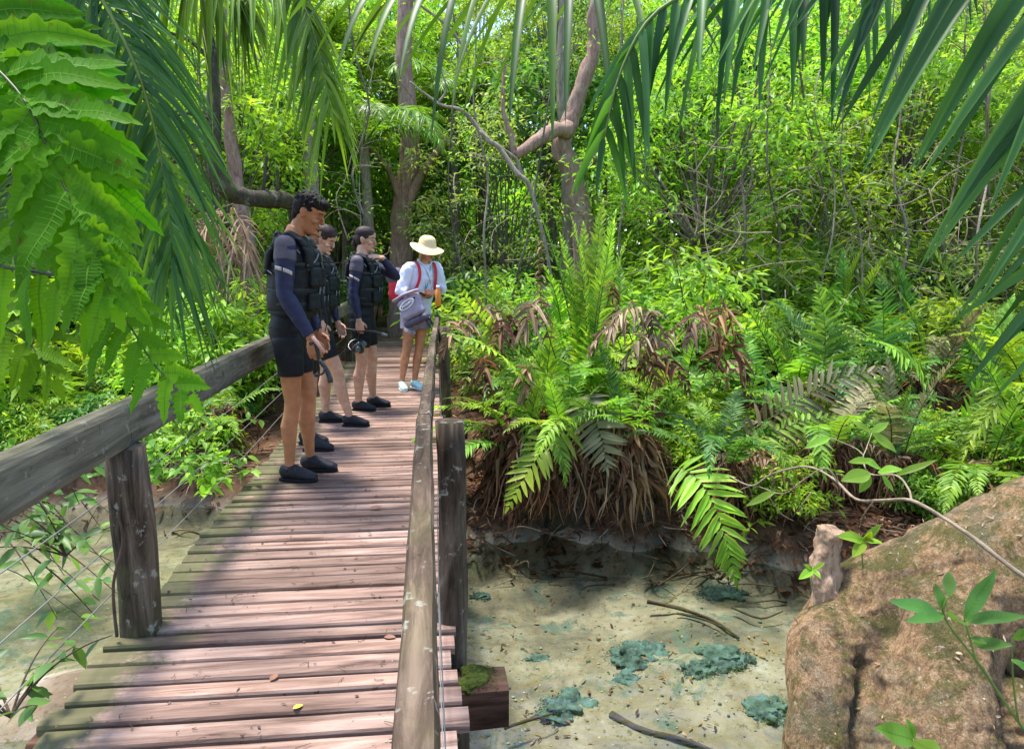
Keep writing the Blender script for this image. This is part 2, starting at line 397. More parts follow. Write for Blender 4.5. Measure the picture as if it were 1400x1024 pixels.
# rails: squared timbers
def timber(P,w,h,mat,parent,nm='handrail',seed=0):
    b=MB(); Q=[];k=len(P)-1
    tot=[Vector(p) for p in P]
    for i in range(k):
        n=int((tot[i+1]-tot[i]).length/.12)+1
        Q+=[tot[i].lerp(tot[i+1],j/n) for j in range(n)]
    Q.append(tot[-1]); V=[];F=[];m=12
    pr=[(-.5,-.38),(-.5,0),(-.5,.36),(-.38,.5),(0,.51),(.38,.5),(.5,.36),(.5,0),(.5,-.38),(.38,-.5),(0,-.5),(-.38,-.5)]
    for i,p in enumerate(Q):
        T=(Q[min(i+1,len(Q)-1)]-Q[max(i-1,0)]).normalized(); S=T.cross(Vector((0,0,1))).normalized(); U=S.cross(T)
        for j,(a,c) in enumerate(pr):
            e=.0035*noise.noise(Vector((i*.5+seed,j*.8,2)))+.003*noise.noise(Vector((i*1.9+seed,j*1.8,6)))
            V.append(p+S*(a*w+e)+U*(c*h+e))
    for i in range(len(Q)-1):
        for j in range(m):
            q=(j+1)%m; F.append((i*m+j,(i+1)*m+j,(i+1)*m+q,i*m+q))
    for o in (0,(len(Q)-1)*m): F+=[(o,o+1,o+2,o+3),(o+3,o+4,o+5,o+6),(o+6,o+7,o+8,o+9),(o+9,o+10,o+11,o),(o,o+3,o+6,o+9)]
    b.add(V,F); return b.build(nm,mat,parent,False)
timber([(-1.080,-.6,.776),(-1.080,2.52,.776)],.066,.156,M['rail'],bridge,seed=1)
timber([(-1.078,2.523,.775),(-1.080,6.15,.775)],.064,.155,M['rail'],bridge,seed=5)
timber([(-1.08,6.153,.776),(-1.07,10.0,.774)],.064,.155,M['rail'],bridge,seed=9)
timber([(-.030,-.5,.735),(-.018,1.2,.735),(-.012,2.46,.735)],.056,.125,M['rail_dark'],bridge,seed=3)
timber([(-.010,2.463,.737),(.05,5.0,.74),(.098,6.35,.742),(.13,7.5,.752)],.052,.125,M['rail_dark'],bridge,seed=7)
# cables
def cable(P,r=.0022):
    b=MB(); b.tube(P,r,n=6,sub=4); return b.build('cable',M['wire'],bridge)
for z in (.52,.34,.17): cable([(-1.145,.0,z),(-1.135,2.52,z+.003),(-1.15,4.3,z-.02),(-1.15,6.15,z),(-1.14,9.9,z)])
for z in (.42,.12): cable([(.022,.4,z),(.03,2.44,z),(.09,4.3,z-.01),(.12,6.15,z)],.0018)
# staples / nails on the rail joint
# nail heads on the planks
nb=dk
for i in range(60):
    for x in (-.98,-.12):
        nb.ball((x+rng.normal(0,.01),.55+i*.1035+SK*(x+.5)+rng.normal(0,.012),.001),(.004,.004,.0015),n=6,m=4,mi=2)
deck=dk.build('deck',[M['deck'],M['deck_edge'],M['wire']],bridge,smooth=False)

# ---------------------------------------------------------------- ground, stream
def edge_far(x):      # far edge of the stream
    return np.interp(x,[-12,-6,-3.6,-1.2,.3,1.2,2.1,2.6,4,12],[9.5,7.2,6.15,5.75,4.85,4.75,4.45,3.95,3.5,2.6])
def fbm(x,y,s=1.0,seed=0,o=4):
    v=0;a=1
    for i in range(o):
        v+=a*noise.noise(Vector((x*s,y*s,seed+i*7.3))); s*=2.03; a*=.5
    return v
def ground_z(x,y):
    e=float(edge_far(x))+.22*noise.noise(Vector((x*1.7,2,0)))+.10*noise.noise(Vector((x*5,7,0))); d=y-e+.10*noise.noise(Vector((x*6,y*6,1)))
    bed=-.90+.09*fbm(x,y,.8,3,3)+.025*fbm(x,y,5,8,3)
    bank=-.46+.2*min(1,max(0,d-.5)/3)+.08*fbm(x,y,.7,1,4)+.03*fbm(x,y,4,6,3)
    # sandy spit on the left under the bridge
    if x<-.4:
        s=math.exp(-((y-(3.3+.35*(x+1.6)))/.5)**2)*min(1,(-.4-x)/.8); bed+=.22*s
    t=min(1,max(0,(d+.22)/.55)); t=t*t*(3-2*t)
    z=bed*(1-t)+bank*t
    if y<-1.5: z+=min(1,(-1.5-y)/2)*.8
    if y>8: z+=min(1,(y-8)/6)*.18
    if x>2.3:   # right shore under the great root
        s=min(1,(x-2.3)/1.0)*min(1,max(0,(3.6-y)/1.0)); z=max(z,-1.0+.85*s)
    if y>30: z+=(y-30)*.02
    return z
xs=np.unique(np.concatenate([np.linspace(-6,6,170),np.linspace(-20,20,90),np.linspace(-150,150,40)]))
ys=np.unique(np.concatenate([np.linspace(.5,9,170),np.linspace(-6,26,90),np.linspace(-60,220,40)]))
V=[(x,y,ground_z(x,y)) for y in ys for x in xs]; nx=len(xs)
F=[(j*nx+i,j*nx+i+1,(j+1)*nx+i+1,(j+1)*nx+i) for j in range(len(ys)-1) for i in range(nx-1)]
m,nt=new_mat('forest_floor_and_sand')
pz=N(nt,'ShaderNodeNewGeometry'); sx=N(nt,'ShaderNodeSeparateXYZ'); nt.links.new(pz.outputs['Position'],sx.inputs[0])
sand=ramp(nt,tex(nt,1.6,6,.62,None,.4),[(.115,.11,.09),(.25,.21,.15),(.35,.30,.22),(.44,.40,.33)],[.36,.47,.56,.68])
sand=mixc(nt,ramp(nt,tex(nt,3.1,6,.7,None,.8),[(0,0,0),(.6,.6,.6)],[.52,.66]),sand,(.24,.175,.08))
sand=mixc(nt,ramp(nt,tex(nt,2.1,7,.75,None,1.2),[(0,0,0),(.85,.85,.85)],[.53,.61]),sand,(.11,.16,.13))
sand=mixc(nt,ramp(nt,tex(nt,26,4,.7),[(0,0,0),(.75,.75,.75)],[.57,.64]),sand,(.12,.10,.06))
sand=mixc(nt,ramp(nt,tex(nt,34,3,.7),[(0,0,0),(.8,.8,.8)],[.66,.72]),sand,(.55,.52,.43))
soil=ramp(nt,tex(nt,6,8,.75),[(.035,.02,.012),(.10,.055,.032),(.20,.12,.08)],[.3,.5,.72])
zr=N(nt,'ShaderNodeMapRange'); zr.inputs[1].default_value=-.73; zr.inputs[2].default_value=-.60; nt.links.new(sx.outputs[2],zr.inputs[0])
col=mixc(nt,zr.outputs[0],sand,soil)
finish(nt,col,.9,.1,bump(nt,tex(nt,12,8,.75),.6,.03))
M['ground']=m
g=MB(); g.add(V,F); ground=structure(g.build('ground',m))
# water
m,nt=new_mat('clear_water')
t1=tex(nt,3.2,3,.55,(1,1.6,1)); t2=tex(nt,14,2,.5)
ad=N(nt,'ShaderNodeMath',operation='MULTIPLY_ADD'); ad.inputs[1].default_value=.25; nt.links.new(t2,ad.inputs[0]); nt.links.new(t1,ad.inputs[2])
nr=bump(nt,ad.outputs[0],.4,.06)
gl=N(nt,'ShaderNodeBsdfGlossy'); gl.inputs['Roughness'].default_value=.03; gl.inputs[0].default_value=(1,1,1,1); nt.links.new(nr,gl.inputs['Normal'])
tr=N(nt,'ShaderNodeBsdfTransparent'); tr.inputs[0].default_value=(.82,.87,.82,1)
fr=N(nt,'ShaderNodeFresnel'); fr.inputs[0].default_value=1.45; nt.links.new(nr,fr.inputs['Normal'])
mx=N(nt,'ShaderNodeMixShader'); nt.links.new(fr.outputs[0],mx.inputs[0]); nt.links.new(tr.outputs[0],mx.inputs[1]); nt.links.new(gl.outputs[0],mx.inputs[2])
o=N(nt,'ShaderNodeOutputMaterial'); nt.links.new(mx.outputs[0],o.inputs[0])
b=MB(); b.add([(-14,-4,-.72),(14,-4,-.72),(14,9.6,-.72),(-14,9.6,-.72)],[(0,1,2,3)]); structure(b.build('water',m,smooth=False))

# submerged rocks
M['rock']=simple('algae_rock',(.085,.14,.125),.9,.2,14,.65,1.0)
M['algae']=leaf_mat('algae',[(.06,.09,.08),(.12,.19,.165),(.22,.30,.26)],.2,.8,.1)
M['rock_w']=simple('wet_pebble',(.33,.33,.27),.6,.4,20,.5,.5)
def rock(px,py,sz,lab,z=-.80,mat='rock',seed=0,flat=.45):
    p=gr(px,py,z); b=MB(); b.ball((0,0,0),(sz,sz*.75,sz*flat*.55),n=28,m=18,rough=1.1,seed=seed)
    b.ball((sz*.7,sz*.15,-.02),(sz*.62,sz*.55,sz*flat*.5),n=24,m=14,rough=1.2,seed=seed+5)
    b.ball((-sz*.5,-sz*.3,-.01),(sz*.5,sz*.5,sz*flat*.45),n=22,m=12,rough=1.2,seed=seed+9)
    o=b.build('rock',M[mat]); p.z=ground_z(p.x,p.y)+sz*flat*.18; o.location=p; remesh(o,sz/16,1,.3)
    displace(o,lambda p,n:.16*sz*noise.noise(p*9/sz*.3)+.12*sz*noise.noise(p*22/sz*.3+Vector((seed,0,0)))+.05*sz*noise.noise(p*60/sz*.3))
    a=MB(); k=int(900*sz/.15)+80; d=norm(rng.normal(0,1,(k,3))*[1,1,.6]); P=d*np.array([sz*1.25,sz*.9,sz*flat*.5])*rng.uniform(.75,1.25,(k,1))+[sz*.1,0,0]; P[:,2]=np.abs(P[:,2])*.8-.01
    a.strips(P,d+rng.normal(0,.7,(k,3)),rng.normal(0,1,(k,3)),rng.uniform(.006,.022,k),rng.uniform(.003,.009,k),2,.4); a.build('algae',M['algae'],o)
    tag(o,lab,'rock','algae covered rocks in the stream')
rock(875,882,.145,'largest dark teal algae covered rock in the middle of the stream',-.83,seed=2,flat=.34)
rock(985,900,.12,'jagged dark teal rock right of the largest one, nearer the big tree root',-.84,seed=7,flat=.4)
rock(955,920,.075,'small grey green rock wedged between the two biggest stream rocks',-.85,seed=8,flat=.45)
rock(775,960,.115,'teal rock nearest the mossy beam end of the footbridge',-.85,seed=12,flat=.45)
rock(735,893,.06,'small teal rock closest to the handrail post in the stream',-.86,seed=17,flat=.4)
rock(855,928,.065,'small pale teal rock just below the largest stream rock',-.87,seed=21,flat=.4)
rock(1045,968,.09,'dark rock in the water against the foot of the big tree root',-.86,seed=25,flat=.4)
rock(985,802,.13,'blackish debris covered rock under the pale drooping fern frond',-.80,seed=29,flat=.25)
rock(655,780,.05,'small black wet rock at the bank beside the handrail post',-.74,seed=33,flat=.5)
# pebbles and shell grit: uncountable
pb=MB()
for i in range(420):
    px,py=rng.uniform(630,1080),rng.uniform(790,1024); p=gr(px,py,-.9)
    z=ground_z(p.x,p.y); s=abs(rng.normal(0,.005))+.002
    pb.ball((p.x,p.y,z+s*.3),(s,s*.8,s*.5),n=6,m=4,mi=int(rng.random()<.55))
tag(pb.build('pebbles',[M['rock'],M['rock_w']]),'scattered small pebbles and grit on the sandy stream bed','pebbles',kind='stuff')
n=420; P=[]
for i in range(n):
    p=gr(rng.uniform(630,1080),rng.uniform(770,1024)**1.0,-.9)
    if noise.noise(Vector((p.x*2.2,p.y*2.2,4)))<-.05: continue
    P.append((p.x,p.y,ground_z(p.x,p.y)+.008))
a=MB(); a.strips(P,rng.normal(0,1,(len(P),3))*[1,1,.15],rng.normal(0,.3,(len(P),3))+[0,0,1],rng.uniform(.012,.05,len(P)),rng.uniform(.006,.018,len(P)),3,-.05,None,.2,.04)
tag(a.build('sunken_leaves',M['dead']),'small brown leaves and bits sunken on the stream bed','sunken leaves',kind='stuff')
# sunken sticks
def stick(P,r,lab,mat='twig_dark',grp='sticks lying in the stream'):
    b=MB(); b.tube(P,r,r*.5,7,sub=4,rough=.5,seed=rng.random()*9); o=b.build('stick',M[mat]); tag(o,lab,'stick',grp)
stick([gr(885,822,-.8),gr(930,832,-.8),gr(975,848,-.81),gr(1010,872,-.83)],.014,'dark curved stick sunken above the largest stream rock')
stick([gr(925,838,-.8),gr(960,846,-.8),gr(990,858,-.8)],.008,'short thin stick lying just beneath the curved sunken stick')
stick([gr(835,976,-.85),gr(880,998,-.85),(gr(930,1010,-.86)),gr(985,1030,-.87)],.018,'thick dark sunken branch at the bottom of the photo in the stream')
stick([gr(690,995,-.8),gr(720,985,-.8),gr(755,975,-.8)],.009,'thin dark twig in the water right of the mossy beam end')
stick([gr(900,800,-.74),gr(930,780,-.72),gr(950,760,-.6)],.006,'thin twig leaning out of the water beneath the drooping pale fern frond')
stick([gr(1000,830,-.78),gr(1040,845,-.8),gr(1070,835,-.78)],.008,'small crooked stick near the sandy patch left of the broken stub')
# ---------------------------------------------------------------- people
def skin(name,c): return simple(name,c,.5,.35,16,.22,.15)
M['skin_tan']=skin('skin_tan',(.40,.165,.075)); M['skin_mid']=skin('skin_mid',(.44,.235,.145)); M['skin_light']=skin('skin_light',(.56,.31,.21)); M['skin_sun']=skin('skin_sunned',(.52,.235,.125))
M['hair_black']=simple('black_hair',(.012,.009,.009),.7,.2,90,.6,.5); M['hair_brown']=simple('brown_hair',(.032,.018,.016),.6,.3,90,.5,.4); M['hair_fair']=simple('fair_hair',(.42,.26,.13),.5,.4,90,.4,.6)
M['neoprene']=simple('black_neoprene',(.007,.008,.011),.62,.25,25,.3,.25)
M['navy']=simple('navy_sleeve',(.018,.020,.055),.6,.3,25,.25,.25)
M['grey_panel']=simple('grey_shoulder_panel',(.095,.08,.10),.65,.3,25,.2,.2)
M['vest']=simple('vest_nylon',(.008,.011,.012),.6,.25,18,.5,.5)
M['vest_trim']=simple('vest_piping',(.20,.22,.23),.6,.3)
M['strap']=simple('vest_strap',(.022,.026,.026),.6,.3,30,.3)
M['shoe']=simple('shoe_rubber',(.010,.011,.017),.55,.3,60,.4,.5); M['sole']=simple('shoe_sole',(.01,.01,.012),.8,.2)
M['band']=simple('arm_band_print',(.55,.47,.40),.6,.2); M['bandtxt']=simple('arm_band_letters',(.07,.05,.06),.6,.2)
M['eye']=simple('eye_white',(.30,.25,.23),.3,.5); M['iris']=simple('dark_iris',(.02,.012,.01),.2,.5); M['lip']=simple('lips',(.33,.11,.09),.45,.4)
M['shirt']=simple('pale_shirt',(.66,.67,.78),.75,.15,9,.10,.3); M['shorts']=simple('grey_mauve_shorts',(.30,.27,.34),.75,.15,10,.2,.3)
M['straw']=simple('straw',(.80,.60,.33),.7,.2,120,.22,.9); M['strawband']=simple('straw_band',(.55,.36,.17),.7,.2)
M['red']=simple('red_fabric',(.55,.03,.05),.6,.3,20,.2); M['bagfab']=simple('mauve_bag_fabric',(.36,.31,.40),.6,.3,14,.15,.4); M['bagdark']=simple('dark_bag_fabric',(.10,.085,.12),.6,.3,14,.3,.4)
M['white']=simple('white_print',(.8,.8,.82),.6,.3); M['aqua']=simple('aqua_shoe_mesh',(.42,.70,.72),.6,.3,60,.25); M['lace']=simple('white_rubber',(.82,.83,.82),.5,.3)
M['orange']=simple('orange_bottle',(.75,.24,.03),.3,.5); M['blackgloss']=simple('black_rubber_gloss',(.012,.012,.014),.25,.6); M['pinkbar']=simple('pink_snorkel_tube',(.62,.32,.25),.35,.5); M['glass']=simple('mask_glass',(.10,.13,.14),.08,.8)
M['teal']=simple('teal_lanyard',(.05,.30,.38),.6,.3)

def Ry(a): return Matrix.Rotation(a,3,'Y')
def Rz(a): return Matrix.Rotation(a,3,'Z')
def Rx(a): return Matrix.Rotation(a,3,'X')
class Fig:
    """figure in its own frame: x forward, y left, z up, 1.78 m tall"""
    def __init__(s,label,loc,rz,H,sp):
        s.sp=sp; s.root=thing('person',label,'person',loc,rz,'visitors standing on the footbridge' ); s.root.scale=(H/1.78,)*3
        s.lean=sp.get('lean',0); s.hipx=sp.get('hipx',0)
        s.w=sp.get('width',1.0)
    def T(s,p):
        x,y,z=p; k=s.lean*max(0,z-.95)+ s.hipx*min(1,z/.95)
        return Vector((x+k,y+s.sp.get('sy',0)*z,z))
    def torso(s,mb,d=0.0,z0=.84,z1=1.56,fem=False):
        S=[(.84,-.005,.085,.10),(.90,-.01,.108,.148),(.96,-.012,.112,.160),(1.03,-.002,.102,.150),(1.10,.004,.094,.138),(1.18,.006,.098,.142),(1.27,.006,.108,.158),(1.36,.004,.114,.168),(1.43,-.004,.106,.172),(1.475,-.008,.086,.145),(1.51,-.008,.062,.085),(1.56,.002,.052,.054)]
        if fem: S=[(z,x,a*(1.04 if z<1.05 else .92),b*(1.04 if z<1.0 else (.90 if z<1.2 else .88))) for z,x,a,b in S]
        S=[q for q in S if z0<=q[0]<=z1]
        mb.loft([s.T((x,0,z)) for z,x,a,b in S],[(a+d,(b+d)*s.w) for z,x,a,b in S],(1,0,0),28)
        if fem and z1>1.3:
            for y in(-.065,.065): mb.ball(s.T((.075,y,1.315)),(.055+d,.06+d,.058+d))
    def leg(s,mb,side,d=0.0,zcut=None,k=1.0):
        an=Vector(s.sp['ankle'][side]); hip=s.T((-.005,.082*(1 if side=='L' else -1)*s.w,.90)); k=k*s.sp.get('legk',.96)
        kn=Vector(s.sp.get('knee',{}).get(side,(hip.x*.45+an.x*.55+.03, hip.y*.5+an.y*.5,.50)))
        P=[hip,hip.lerp(kn,.35)+Vector((.008,0,0)),hip.lerp(kn,.75),kn,kn.lerp(an,.18)+Vector((-.006,0,0)),kn.lerp(an,.38)+Vector((-.016,0,0)),kn.lerp(an,.7)+Vector((-.006,0,0)),an,an+Vector((0,0,-.045))]
        r=[(.098,.092),(.088,.084),(.068,.066),(.058,.054),(.054,.052),(.060,.056),(.044,.040),(.033,.031),(.034,.032)]
        Q=[];rr=[]
        for i,(p,q) in enumerate(zip(P,r)):
            if zcut and p.z<zcut:
                if i>0 and P[i-1].z>zcut:
                    t=(P[i-1].z-zcut)/(P[i-1].z-p.z); Q.append(P[i-1].lerp(p,t)); a=r[i-1];rr.append(tuple((a[j]+(q[j]-a[j])*t+d+.004)*k for j in(0,1)))
                break
            Q.append(p); rr.append(((q[0]+d)*k,(q[1]+d)*k))
        mb.loft(Q,rr,(1,0,0),20)
        return an
    def foot(s,mb,side,d=0.0):
        an=Vector(s.sp['ankle'][side]); a=s.sp.get('toe',{}).get(side,0); f=Vector((math.cos(a),math.sin(a),0)); b=Vector((an.x,an.y,0))
        P=[(-.058,.045),(-.043,.048),(-.01,.052),(.04,.050),(.085,.040),(.12,.032),(.152,.026),(.172,.022)]
        rr=[(.020,.018),(.040,.028),(.048,.032),(.042,.034),(.033,.038),(.025,.040),(.019,.035),(.011,.020)]
        mb.loft([b+f*x+Vector((0,0,max(z,r[0]+d*.2+.010))) for (x,z),r in zip(P,rr)],[(r[0]+d,r[1]+d) for r in rr],(0,0,1),18)
    def arm(s,mb,side,d=0.0,t0=0,t1=2.0,shoulder=True,k=1.0):
        sh=s.T((-.008,.185*(1 if side=='L' else -1)*s.w,1.435)); el,wr=[s.T(q) for q in s.sp['arm'][side]]
        L=[(0,.054),(.25,.052),(.6,.046),(.9,.040),(1.0,.039),(1.12,.041),(1.35,.041),(1.7,.031),(1.92,.0255),(2.0,.025)]
        def pos(t): return sh.lerp(el,t) if t<=1 else el.lerp(wr,t-1)
        ts=[t for t,_ in L if t0<t<t1]; ts=[t0]+ts+[t1]
        R_=[(float(np.interp(t,[q[0] for q in L],[q[1] for q in L]))*s.sp.get('armk',1)+d)*k for t in ts]
        mb.loft([pos(t) for t in ts],R_,None,18)
        if shoulder: 
            mb.ball(sh+Vector((0,0,.004)),(.058+d,.055+d,.058+d))
            mb.loft([s.T((-.008,.06*(1 if side=='L' else -1),1.46)),sh+Vector((0,-.0,.012))],[.045+d,.05+d],None,14)
        return sh,el,wr,pos
    def hand(s,mb,side):
        el,wr=[s.T(q) for q in s.sp['arm'][side]]; h=s.sp['hand'][side]
        D=Vector(h.get('dir',(wr-el))).normalized(); Np=Vector(h['palm']); Np=(Np-D*Np.dot(D)).normalized(); Wd=D.cross(Np)
        if h.get('thumb',1)<0: Wd=-Wd
        # Wd points to the thumb side
        mb.loft([wr-D*.02,wr+D*.012,wr+D*.04,wr+D*.075,wr+D*.096],[(.021,.024),(.018,.030),(.0165,.039),(.0145,.042),(.011,.040)],Np,16)
        curl=h.get('curl',.5); sp_=h.get('spread',.0)
        for i,(o,l,r) in enumerate(((.031,.070,.0088),(.0105,.079,.0092),(-.0105,.074,.0088),(-.031,.058,.0078))):
            b=wr+D*(.090 if i in(1,2) else .083)+Wd*o; a=0;P=[b-D*.014]; dd=D
            cu=curl if not isinstance(curl,(list,tuple)) else curl[i]
            for j,f in enumerate((.45,.31,.24)):
                a+=cu*(.8 if j==0 else 1.15); dd=(D*math.cos(a)+Np*math.sin(a)+Wd*sp_*(1.5-i)*.1).normalized(); 
                if j==0: P.append(b)
                P.append(P[-1]+dd*l*f)
            mb.loft(P,[r,r*1.02,r*.98,r*.9,r*.62],Wd,10); mb.ball(P[-1],r*.66,n=8,m=6)
        b=wr+D*.022+Wd*.022+Np*.004; t=(D*.72+Wd*.62+Np*(.3+curl*.35 if not isinstance(curl,(list,tuple)) else .5)).normalized(); t2=(D*.9+Wd*.12+Np*.55).normalized()
        mb.loft([b-t*.01,b+t*.024,b+t*.046,b+t*.046+t2*.022,b+t*.046+t2*.036],[.013,.0125,.0105,.0095,.006],None,10)
    def headM(s):
        hp=s.sp.get('pitch',0); hy=s.sp.get('yaw',0); c=s.T((.02+.05*hp,0,1.655-.012*hp))+Vector(s.sp.get('hoff',(0,0,0)))
        return c,Rz(hy)@Ry(hp)@Rx(s.sp.get('roll',0))
    HS=[(-.116,.070,.030,.016),(-.106,.084,.012,.030),(-.088,.090,-.012,.042),(-.066,.087,-.040,.052),(-.045,.088,-.060,.059),(-.022,.086,-.075,.065),(0,.082,-.088,.069),(.014,.084,-.094,.072),(.030,.092,-.098,.074),(.055,.090,-.101,.0755),(.078,.076,-.094,.070),(.098,.048,-.074,.056),(.110,.018,-.045,.034),(.115,-.005,-.028,.012)]
    def head(s,mb):
        c,Mh=s.headM(); k=s.sp.get('headk',1.0)
        def tr(p): return c+Mh@(Vector(p)*k)
        fm=s.sp.get('fem',False); HS=[(z*(.94 if fm and z<-.03 else 1),a*(.95 if fm and z<-.05 else 1),b,w*(.84 if fm and z<-.04 else 1)) for z,a,b,w in s.HS]
        mb.loft([tr(((a+b)/2,0,z)) for z,a,b,w in HS],[((a-b)/2*k,w*k) for z,a,b,w in HS],Mh@Vector((1,0,0)),26)
        mb.loft([tr((.080,0,.018)),tr((.090,0,.004)),tr((.100-.003*fm,0,-.014)),tr((.104-.005*fm,0,-.024)),tr((.090,0,-.034))],[(.006,.006),(.008,.008),(.010,.010),(.009,.013-.002*fm),(.006,.010)],Mh@Vector((1,0,0)),12)
        mb.ball(tr((.089,0,-.052)),(.011*k,.024*k,.006*k),Mh,12,8); mb.ball(tr((.087,0,-.062)),(.011*k,.021*k,.007*k),Mh,12,8)
        mb.ball(tr((.080,0,-.094)),(.018*k,.022*k,.016*k),Mh,12,8)
        mb.ball(tr((.079-.005*fm,.0,.034)),(.012*k,.050*k,.009*k),Mh,14,8)
        for y in(-1,1):
            mb.ball(tr((-.006,y*.077,-.006)),(.018*k,.008*k,.031*k),Mh@Rz(-y*.35),12,8); mb.ball(tr((-.016,y*.082,.004)),(.010*k,.007*k,.022*k),Mh@Rz(-y*.35),10,8)
            mb.ball(tr((.066,y*.043,-.024)),(.018*k,.018*k,.016*k),Mh,12,8)
        nb=s.T((-.012,0,1.50)); mb.loft([nb-Vector((0,0,.04)),nb,c+Mh@Vector((-.026,0,-.075)),c+Mh@Vector((-.022,0,-.02))],[(.062,.075),(.054,.055),(.050,.051),(.05,.05)],(1,0,0),20)
        return tr,Mh,k
    def face(s):
        c,Mh=s.headM(); k=s.sp.get('headk',1.0)
        tr=lambda p:c+Mh@(Vector(p)*k)
        for y in(-1,1):
            e=MB(); e.ball(tr((.0775,y*.031,.001)),(.0065*k,.012*k,.0038*k),Mh@Rz(y*.25),12,8); eo=e.build('eye',M['eye'],s.root)
            e=MB(); e.ball(tr((.0825,y*.0315,.0005)),(.003*k,.0068*k,.0040*k),Mh,10,6); e.build('iris',M['iris'],eo)
            e=MB(); e.tube([tr((.0895,y*.014,.026)),tr((.0875,y*.030,.031)),tr((.076,y*.048,.027))],.0026,.0014,8); e.build('eyebrow',M[s.sp['hair']],s.root)
        e=MB(); e.ball(tr((.0945,0,-.0525)),(.006*k,.021*k,.0045*k),Mh,12,8); e.ball(tr((.0925,0,-.062)),(.0065*k,.018*k,.005*k),Mh,12,8); e.build('lips',M['lip'],s.root)
    def hair(s,style):
        c,Mh=s.headM(); k=s.sp.get('headk',1.0); tr=lambda p:c+Mh@(Vector(p)*k)
        h=MB()
        if style=='short':
            h.ball(tr((-.004,0,.066)),(.100*k,.081*k,.064*k),Mh,20,14); h.ball(tr((-.040,0,.028)),(.068*k,.0795*k,.078*k),Mh,20,14); h.ball(tr((-.062,0,-.020)),(.036*k,.058*k,.055*k),Mh,16,12)
            h.ball(tr((.070,0,.088)),(.036*k,.055*k,.026*k),Mh,16,10)
            for y in(-1,1): h.ball(tr((.004,y*.063,.038)),(.036*k,.0135*k,.034*k),Mh,12,8)
            for i in range(120):
                a=rng.uniform(0,2*PI); u=rng.uniform(-.1,1); q=Vector((math.cos(a)*math.sqrt(max(0,1-u*u)),math.sin(a)*math.sqrt(max(0,1-u*u)),u))
                p=Vector((-.008+q.x*.098,q.y*.080,.064+q.z*.062)); 
                if p.x>.04 and p.z<.07: continue
                h.ball(tr(p),.011*k,n=8,m=6)
        elif style in('tied','tail'):
            h.ball(tr((-.012,0,.057)),(.101*k,.0825*k,.069*k),Mh,28,20); h.ball(tr((-.042,0,.012)),(.066*k,.079*k,.084*k),Mh,24,18)
            for y in(-1,1): h.ball(tr((.006,y*.064,.036)),(.044*k,.0145*k,.034*k),Mh@Rx(-y*.1),16,10)
            if style=='tied':
                h.ball(tr((-.100,0,.0)),(.034*k,.036*k,.036*k),Mh,14,10)
                h.tube([tr((-.105,0,-.01)),tr((-.118,0,-.06)),tr((-.10,0,-.12))],[.022,.024,.012],n=12)
            else:
                h.tube([tr((-.095,0,.02)),tr((-.13,0,-.03)),tr((-.125,.01,-.11)),tr((-.10,.015,-.17))],[.022,.030,.026,.010],n=12)
        elif style=='hat':
            h.ball(tr((-.012,0,.035)),(.098*k,.082*k,.07*k),Mh,20,14); h.ball(tr((-.05,0,-.02)),(.060*k,.075*k,.085*k),Mh,20,14)
            for y in(-1,1): h.tube([tr((.02,y*.074,.02)),tr((.005,y*.083,-.05)),tr((-.005,y*.08,-.12)),tr((0.01,y*.075,-.17))],[.02,.02,.017,.008],n=10)
        o=h.build('hair',M[s.sp['hair']],s.root); remesh(o,.004,1,.3)
        sd=random.random()*50; hk=1.0 if style=='short' else .4; displace(o,lambda p,n:hk*(.0035*noise.noise(Vector((p.x*60+sd,p.y*60,p.z*45)))+.002*noise.noise(p*150)))
        st=MB(); n=420 if style!='hat' else 120; a=rng.uniform(0,2*PI,n); u=rng.uniform(-.35,1,n); sq=np.sqrt(1-u*u); dn=np.stack([np.cos(a)*sq,np.sin(a)*sq,u],1)
        A=np.array(Mh); cc=np.array(tuple(c)); P=dn*np.array([.099,.081,.068])*k+np.array([-.012,0,.058])*k; ok=(P[:,0]<.065)|(P[:,2]>.07); P=P[ok]; dn=dn[ok]; m_=len(P)
        fl=(np.array([.5,0,-.5]) if style=='short' else np.array([-1,0,-.25])); D=fl+rng.normal(0,.45 if style=='short' else .12,(m_,3)); D-=dn*(D*dn).sum(1)[:,None]*(.75 if style=='short' else .97)
        st.strips(P@A.T+cc,D@A.T,dn@A.T,rng.uniform(.015,.034,m_)*(1 if style=='short' else 1.7),.0042,3,.15,None,.1); st.build('strands',M[s.sp['hair']],o)
        return o
    def body(s,fem=False):
        b=MB(); s.torso(b,0,fem=fem); s.head(b)
        for q in 'LR': s.leg(b,q); s.foot(b,q); s.arm(b,q); s.hand(b,q)
        o=b.build('body',M[s.sp['skin']],s.root); remesh(o,.0042,3,.4); return o
